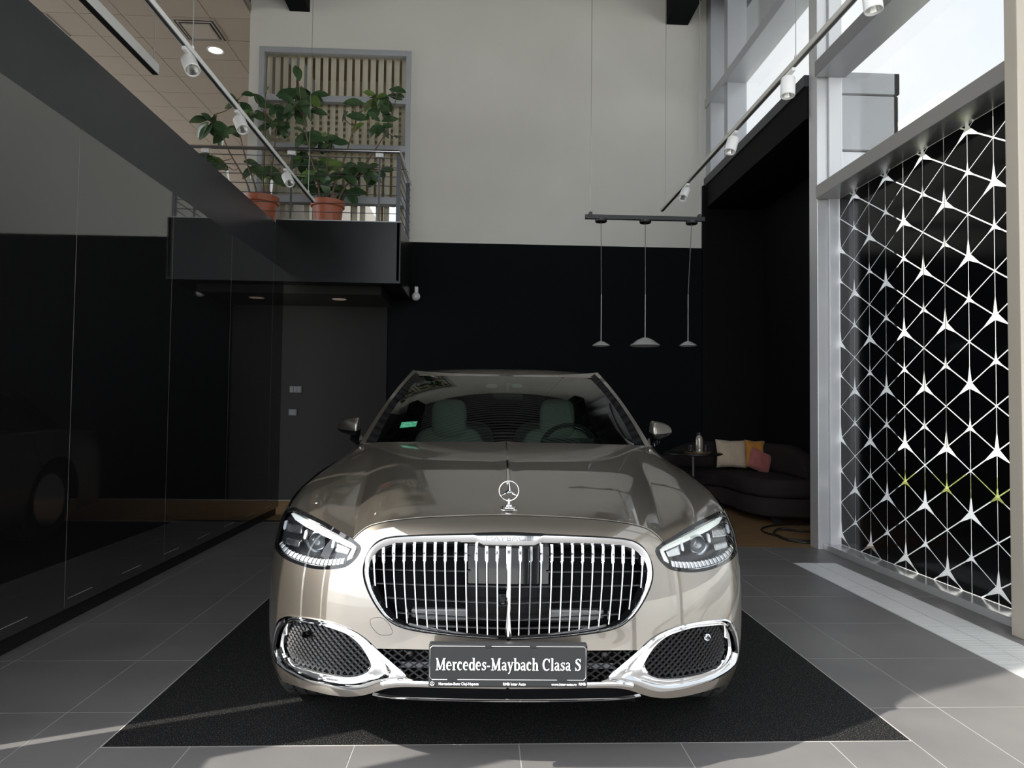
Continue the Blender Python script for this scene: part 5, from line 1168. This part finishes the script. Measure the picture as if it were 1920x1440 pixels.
def plant(px, pyt, pyb, rpx, Y, clusters, label, seed):
    R_ = random.Random(seed); c = atY(px, pyb, Y); zt = atY(px, pyt, Y)[2]; z0_ = 3.387; r = rpx / FPX * Y
    o = empty('potted_plant', (c[0], Y, z0_), label, 'plant', 'rubber plants on the balcony'); h = zt - z0_; base = np.array([c[0], Y, z0_])
    b = MB(); b.lathe([(0, 0.0), (r * 0.70, 0.0), (r * 0.74, 0.01), (r * 0.90, h * 0.80), (r * 0.93, h * 0.81), (r * 1.0, h * 0.83), (r * 1.02, h), (r * 0.95, h), (r * 0.88, h * 0.86), (0, h * 0.85)], (0, 0, 0), 40); b.build('pot', terra, o, smooth=True, ang=0.5)
    st = MB(); fl = MB(); mains = []
    nm = 4
    for k in range(nm):
        xs = sorted(cl[0] for cl in clusters); tx = xs[int((k + 0.5) / nm * len(xs))]; tp = atY(tx, 240 if k % 2 else 215, Y) - base
        p0 = np.array([(k - nm / 2 + .5) * r * 0.3, R_.uniform(-.05, .05), h * 0.85]); path = smooth_line([p0, p0 * 0.6 + tp * 0.2 + np.array([0, 0, 0.12]), p0 * 0.3 + tp * 0.6, tp], 6); mains.append(path)
        st.tube(path, 0.014, 7, scales=list(np.linspace(1, 0.45, len(path))))
    for (x, y, n_, sp, sc) in clusters:
        Yc = Y + R_.uniform(-0.1, 0.28); Yc = min(max(Yc, 8.62), 9.2); cpt = atY(x, y, Yc) - base
        best = min((p for m_ in mains for p in m_[4:]), key=lambda p: np.linalg.norm(p - cpt) + max(0, p[2] - cpt[2] + 0.05) * 2)
        st.tube(smooth_line([best, best * 0.5 + cpt * 0.5 + np.array([0, 0, -0.03]), cpt], 4), 0.0055, 5)
        n_ = n_ + 2 if n_ > 2 else n_
        for k in range(n_):
            a = 2 * PI * (k + R_.random() * 0.6) / max(n_, 1); el = R_.uniform(-1.15, 0.30)
            if n_ == 1: a = R_.choice([0.3, 2.6, -1.2, 1.3]); el = R_.uniform(-0.5, 0.6)
            if (x, y) == (558, 136): d = np.array([-0.25, 0, 1.0])
            else: d = np.array([math.cos(a), math.sin(a) * 0.75 - 0.25, el])
            L_ = R_.uniform(0.19, 0.25) * sc ** 0.6; off = np.array([R_.uniform(-1, 1), R_.uniform(-.5, .5), R_.uniform(-1, 1)]) * sp / FPX * Y * 0.35
            leaf(fl, cpt + off - (d / np.linalg.norm(d) * L_ * 0.5 if n_ == 1 else 0), d, np.array([R_.uniform(-.4, .4), -1.0, 0.35]), L_, L_ * 0.55, 1 if ((x, y) in ((627, 311), (702, 183), (762, 317)) or R_.random() < 0.08) else 0)
    st.build('stems', bark, o, smooth=True, ang=None); fl.build('foliage', [leaf_m, leaf_l], o, smooth=True, recalc=False, ang=None)
plant(488, 371, 410, 33, 8.76, [c for c in CL if c[0] < 535], 'tall rubber plant in the terracotta pot half hidden by the sloping fascia', 3)
plant(614, 379, 414, 31, 8.72, [c for c in CL if c[0] >= 535], 'spreading rubber plant in the fully visible terracotta pot', 8)

# ================================================================== WALL FITTINGS
c = atY(780, 556, 9.38); o = empty('security_camera', (c[0], 9.5, c[2]), 'small white security camera fixed to the black wall by the balcony', 'security camera')
MB().box((-0.022, -0.10, 0.055), (0.022, 0.0, 0.14)).build('bracket', white_pl, o, bevel=0.006)
v_, f_ = cushion((0, -0.12, 0), 0.055, 0.05, 0.055, 0.9); MB().add(v_, f_).build('camera_head', white_pl, o, smooth=True, ang=None)
MB().lathe([(0, -0.014), (0.026, -0.010), (0.031, 0.0), (0.031, 0.02)], (0.004, -0.158, -0.004), 20, axis='y').build('lens', black_pl, o, smooth=True)
sw_m = mat('switch_grey', (0.060, 0.060, 0.060), 0.45)
c = atY(554.5, 730, 9.48); o = empty('wall_switch', (c[0], 9.487, c[2]), 'wide three gang light switch on the dark wall, upper of two', 'switch', 'switches on the dark wall')
MB().box((-0.078, -0.012, -0.044), (0.078, 0, 0.044)).build('plate', sw_m, o, bevel=0.003)
for k in (-1, 0, 1): MB().box((k * 0.046 - 0.020, -0.017, -0.034), (k * 0.046 + 0.020, -0.012, 0.034)).build('rocker', sw_m, o, bevel=0.002)
c = atY(549, 773, 9.48); o = empty('wall_switch', (c[0], 9.487, c[2]), 'square single light switch on the dark wall, lower of two', 'switch', 'switches on the dark wall')
MB().box((-0.052, -0.012, -0.042), (0.052, 0, 0.042)).build('plate', sw_m, o, bevel=0.003); MB().box((-0.036, -0.017, -0.032), (0.036, -0.012, 0.032)).build('rocker', sw_m, o, bevel=0.002)

# ================================================================== LOUNGE
sofa_m = mat('sofa_fabric', (0.022, 0.017, 0.0165), 0.95, spec=0.2, bump=(220, 0.4, 0.003))
o = empty('sofa', (3.3, 8.4, 0), 'dark brown curved corner sofa in the dark alcove behind the car', 'sofa'); ob = np.array([3.3, 8.4, 0])
def outline(): return smooth_line([(2.25, 9.30), (2.22, 9.0), (2.32, 8.86), (2.85, 8.84), (3.0, 8.62), (3.0, 8.05), (3.12, 7.66), (3.45, 7.52), (3.70, 7.50), (3.82, 7.56), (3.84, 7.8), (3.84, 9.2), (3.78, 9.32)], 5, True)
def slab_round(poly, z0, z1, r, ins=0.0):
    P = [np.array(p) for p in poly]; P = inset(P, ins) if ins else P; rows_ = []
    for dz, di in ((0, r), (r * 0.3, r * 0.3), (r, 0)): rows_.append([np.array([p[0], p[1], z0 + dz]) for p in inset(P, di + 1e-5)])
    for dz, di in ((r, 0), (r * 0.3, r * 0.3), (0, r)): rows_.append([np.array([p[0], p[1], z1 - dz]) for p in inset(P, di + 1e-5)])
    cen = sum(rows_[-1]) / len(P); G_ = np.array(rows_) - ob; b = MB(); b.grid(np.concatenate([G_, G_[:, :1]], axis=1)); n = len(P)
    b.add([p - ob for p in rows_[-1]], [tuple(range(n))]); b.add([p - ob for p in rows_[0]], [tuple(range(n))[::-1]]); return b
ol = outline()
slab_round(ol, 0.09, 0.295, 0.03, 0.02).build('base', sofa_m, o, smooth=True, ang=0.9)
slab_round(ol, 0.30, 0.50, 0.05).build('seat', sofa_m, o, smooth=True, ang=0.9)
bp = resample(smooth_line([(2.30, 9.18), (3.2, 9.22), (3.58, 9.08), (3.71, 8.6), (3.715, 8.1), (3.715, 7.70)], 8), 60); G_ = []
for i, p in enumerate(bp):
    t = p - bp[i - 1] if i else bp[1] - p; t = t / np.linalg.norm(t); q = np.array([-t[1], t[0]]); u = i / 59
    hh = 0.36 * min(1, math.sin(PI * min(0.5, max(0.02, u * 4) / 2)) ** 0.5) * min(1, math.sin(PI / 2 * min(1, (1.02 - u) * 3.6)) ** 0.55); row = []
    for a in np.linspace(0, 2 * PI, 25)[:-1]:
        f_ = lambda v, e: math.copysign(abs(v) ** e, v); row.append(np.array([p[0] + q[0] * 0.11 * f_(math.cos(a), 0.6), p[1] + q[1] * 0.11 * f_(math.cos(a), 0.6), 0.50 + hh / 2 * (1 + f_(math.sin(a), 0.6)) - 0.01]) - ob)
    G_.append(row)
G_ = np.array(G_); G_ = np.concatenate([G_, G_[:, :1]], axis=1); b = MB().grid(G_); b.add(list(G_[-1][:-1]), [tuple(range(24))]); b.add(list(G_[0][:-1]), [tuple(range(24))]); b.build('backrest', sofa_m, o, smooth=True, ang=None)
for x, y in ((2.5, 9.1), (3.3, 7.75), (3.7, 7.8), (3.7, 9.1)): MB().box((x - 0.04 - ob[0], y - 0.04 - ob[1], 0.0), (x + 0.04 - ob[0], y + 0.04 - ob[1], 0.095)).build('foot', black_pl, o)
def pillow(name, px, py, Y, w_, h_, rot, lean, mt, label, zmin=0.5):
    c = atY(px, py, Y); n = 18; V = [[], []]
    for sd_ in (0, 1):
        for i in range(n + 1):
            for j in range(n + 1):
                u, v = i / n * 2 - 1, j / n * 2 - 1; pin = 1 - 0.10 * (1 - abs(u)) * abs(v) ** 3 if True else 1
                x = u * w_ / 2 * (1 - 0.09 * (1 - v * v) * 0 - 0.10 * (1 - abs(v)) ** 0.8 * abs(u) ** 4 * 0.9); z = v * h_ / 2 * (1 - 0.10 * (1 - abs(u)) ** 0.8 * abs(v) ** 4 * 0.9)
                t = 0.07 * ((1 - u ** 4) * (1 - v ** 4)) ** 0.55 * (1 if sd_ else -1) + 0.006 * math.sin(u * 7 + v * 3) * (1 - u * u) * (1 - v * v)
                V[sd_].append((x, t, z))
    F = []; k = n + 1
    for i in range(n):
        for j in range(n): F.append((i * k + j, i * k + j + 1, (i + 1) * k + j + 1, (i + 1) * k + j))
    b = MB(); b.add(V[0], F); b.add(V[1], [f[::-1] for f in F]); ob_ = b.build(name, mt, None, smooth=True, ang=None)
    bm = bmesh.new(); bm.from_mesh(ob_.data); bmesh.ops.remove_doubles(bm, verts=bm.verts, dist=0.0005); bmesh.ops.recalc_face_normals(bm, faces=bm.faces); bm.to_mesh(ob_.data); bm.free()
    ob_.location = c; ob_.rotation_euler = (lean, rot, 0.0); tag(ob_, label, 'cushion', 'cushions on the sofa'); return ob_
def cloth(n_, c): return mat(n_, c, 0.9, sheen=0.2, bump=(30, 0.5, 0.02))
pillow('cushion', 1371, 851, 8.88, 0.40, 0.37, 0.03, -0.25, cloth('cushion_beige', (0.50, 0.40, 0.29)), 'large square beige cushion beside the small round table')
pillow('cushion', 1416, 851, 8.84, 0.27, 0.36, 0.04, -0.25, cloth('cushion_mustard', (0.45, 0.19, 0.03)), 'mustard yellow cushion tucked behind the pink one')
pillow('cushion', 1425, 865, 8.62, 0.29, 0.27, 0.42, -0.35, cloth('cushion_pink', (0.34, 0.10, 0.09)), 'dusty pink cushion leaning in front of the mustard one')
TC = atY(1300, 849, 8.2); tz = float(TC[2]); 
o = empty('side_table', (TC[0], 8.2, 0), 'round black pedestal table standing before the sofa', 'table')
MB().lathe([(0, tz - 0.022), (0.31, tz - 0.022), (0.335, tz - 0.012), (0.335, tz - 0.003), (0.33, tz), (0, tz)], (0, 0, 0), 56).build('tabletop', mat('table_black', (0.010, 0.010, 0.010), 0.4), o, smooth=True, ang=0.5)
MB().tube([(0, 0, 0.02), (0, 0, tz - 0.022)], 0.014, 14).build('pedestal', mat('pedestal_steel', (0.12, 0.12, 0.12), 0.35, 0.7), o, smooth=True)
MB().lathe([(0, 0.0), (0.21, 0.0), (0.21, 0.008), (0.03, 0.022), (0, 0.022)], (0, 0, 0), 40).build('base', black_pl, o, smooth=True, ang=0.5)
tx = float(atY(1308, 848, 8.15)[0])
tray = MB().lathe([(0, 0.0), (0.150, 0.0), (0.158, 0.016), (0.154, 0.016), (0.147, 0.004), (0, 0.004)], (0, 0, 0), 48).build('tray', mat('tray_brass', (0.50, 0.33, 0.19), 0.3, 0.7), None, smooth=True, ang=0.5); tray.location = (tx, 8.15, tz + 0.0005); tag(tray, 'round brass rimmed tray on the black pedestal table', 'tray')
glass_c = mat('clear_glass', (0.9, 0.92, 0.92), 0.02, trans=1.0)
bx_ = float(atY(1311, 830, 8.13)[0]); o = empty('carafe', (bx_, 8.13, tz + 0.0055), 'glass carafe with a dark lid standing on the tray', 'carafe')
MB().lathe([(0, 0.0), (0.040, 0.0), (0.043, 0.01), (0.043, 0.15), (0.036, 0.18), (0.024, 0.20), (0.024, 0.205)], (0, 0, 0), 28).build('bottle', mat('bottle_glass', (0.42, 0.38, 0.32), 0.08, 0.3, spec=0.8), o, smooth=True, ang=0.6)
MB().lathe([(0.0, 0.235), (0.030, 0.235), (0.034, 0.225), (0.034, 0.216), (0.026, 0.206), (0, 0.206)], (0, 0, 0), 28).build('lid', black_pl, o, smooth=True, ang=0.5)
MB().lathe([(0.0445, 0.03), (0.0445, 0.036)], (0, 0, 0), 28).build('ring', chrome, o, smooth=True)
for px_, lab in ((1295, 'short dark tumbler on the tray, far side from the cushions'), (1323, 'short dark tumbler on the tray, between carafe and cushions')):
    x = float(atY(px_, 838, 8.13)[0]); g_ = MB().lathe([(0, 0.0), (0.026, 0.0), (0.030, 0.06), (0.033, 0.085), (0.031, 0.085), (0.027, 0.01), (0, 0.01)], (0, 0, 0), 24).build('tumbler', mat('tumbler_glass', (0.03, 0.03, 0.03), 0.05, 0.2, spec=1.0), None, smooth=True, ang=0.6)
    g_.location = (x, 8.13, tz + 0.0055); tag(g_, lab, 'glass', 'tumblers on the tray')
pts = [atZ(x, y, 0.012) for x, y in ((1560, 985), (1500, 983), (1460, 984), (1434, 988), (1428, 994), (1440, 1000), (1460, 1004), (1475, 1012), (1500, 1016), (1530, 1017), (1555, 1013), (1545, 1000), (1500, 997), (1465, 993), (1455, 996), (1452, 1003), (1470, 1011), (1505, 1014), (1560, 1014))]
for k, p in enumerate(pts): p[2] = 0.011 + (0.012 if 9 < k < 17 else 0)
b = MB(); b.tube(smooth_line(pts, 6), 0.010, 8); tag(b.build('cable', mat('cable_black', (0.010, 0.010, 0.010), 0.45), None, smooth=True, ang=None), 'coiled black cable lying on the wooden floor before the sofa', 'cable')

# ================================================================== OUTDOORS
def building(name, x0, x1, y0, y1, z0, z1, m_, parent=None): return MB().box((x0, y0, z0), (x1, y1, z1)).build(name, m_, parent)
g1 = mat('cladding_grey', (0.30, 0.31, 0.33), 0.6, bump=(3, 0.1, 0.05)); g2 = mat('render_pale', (0.60, 0.61, 0.63), 0.8); g3 = mat('render_cream', (0.66, 0.64, 0.60), 0.8)
q0 = atY(1700, 262, 26.0); o = empty('building', (q0[0] + 4, 30, -0.06), 'cream stepped building in the distance beyond the grey box', 'building'); oo = np.array([q0[0] + 4, 30, 0])
for (xa_, xb_, top_) in ((1660, 1728, 238), (1731, 1768, 211), (1771, 2100, 172)):
    p = atY(xa_, top_, 26.0); q = atY(xb_, top_, 26.0); b = MB(); b.box(np.array([p[0], 26, 0]) - oo, np.array([q[0], 34, p[2]]) - oo); b.box(np.array([p[0] - 0.1, 25.9, p[2] - 0.35]) - oo, np.array([q[0] + 0.02, 34.1, p[2] + 0.05]) - oo); b.build('building_block', g3, o)
zs2 = float(atX(1450, 92, 4.25)[2]); w = MB(); w.box((3.46, 6.2, zs2), (4.25, 14, zs2 + 0.25)); w.box((3.46, 6.2, zs2 + 0.24), (3.5, 14, zs2 + 1.0)); struct(w.build('trim_12', mat('canopy_grey', (0.17, 0.175, 0.18), 0.6)))
# planted verge and cars outside, seen through the open lattice of the film
def grassy(x0, x1, y0, y1): 
    b = MB(); R_ = random.Random(2)
    b.box((x0, y0, -0.06), (x1, y1, 0.02)); 
    for k in range(900):
        x, y = R_.uniform(x0, x1), R_.uniform(y0, y1); h = R_.uniform(0.05, 0.16); a = R_.uniform(0, 6.3); b.add([(x - 0.02 * math.cos(a), y - 0.02 * math.sin(a), 0.02), (x + 0.02 * math.cos(a), y + 0.02 * math.sin(a), 0.02), (x + 0.03, y, h)], [(0, 1, 2)])
    return b
gr_ = grassy(7.6, 9.6, 9.2, 14.0).build('grass_verge', mat('verge_green', (0.30, 0.36, 0.08), 0.9, noise=(2, (0.45, 0.45, 0.12), 3)), recalc=False); gr_['kind'] = 'stuff'; tag(gr_, 'yellow green grass verge outside behind the patterned window', 'grass')
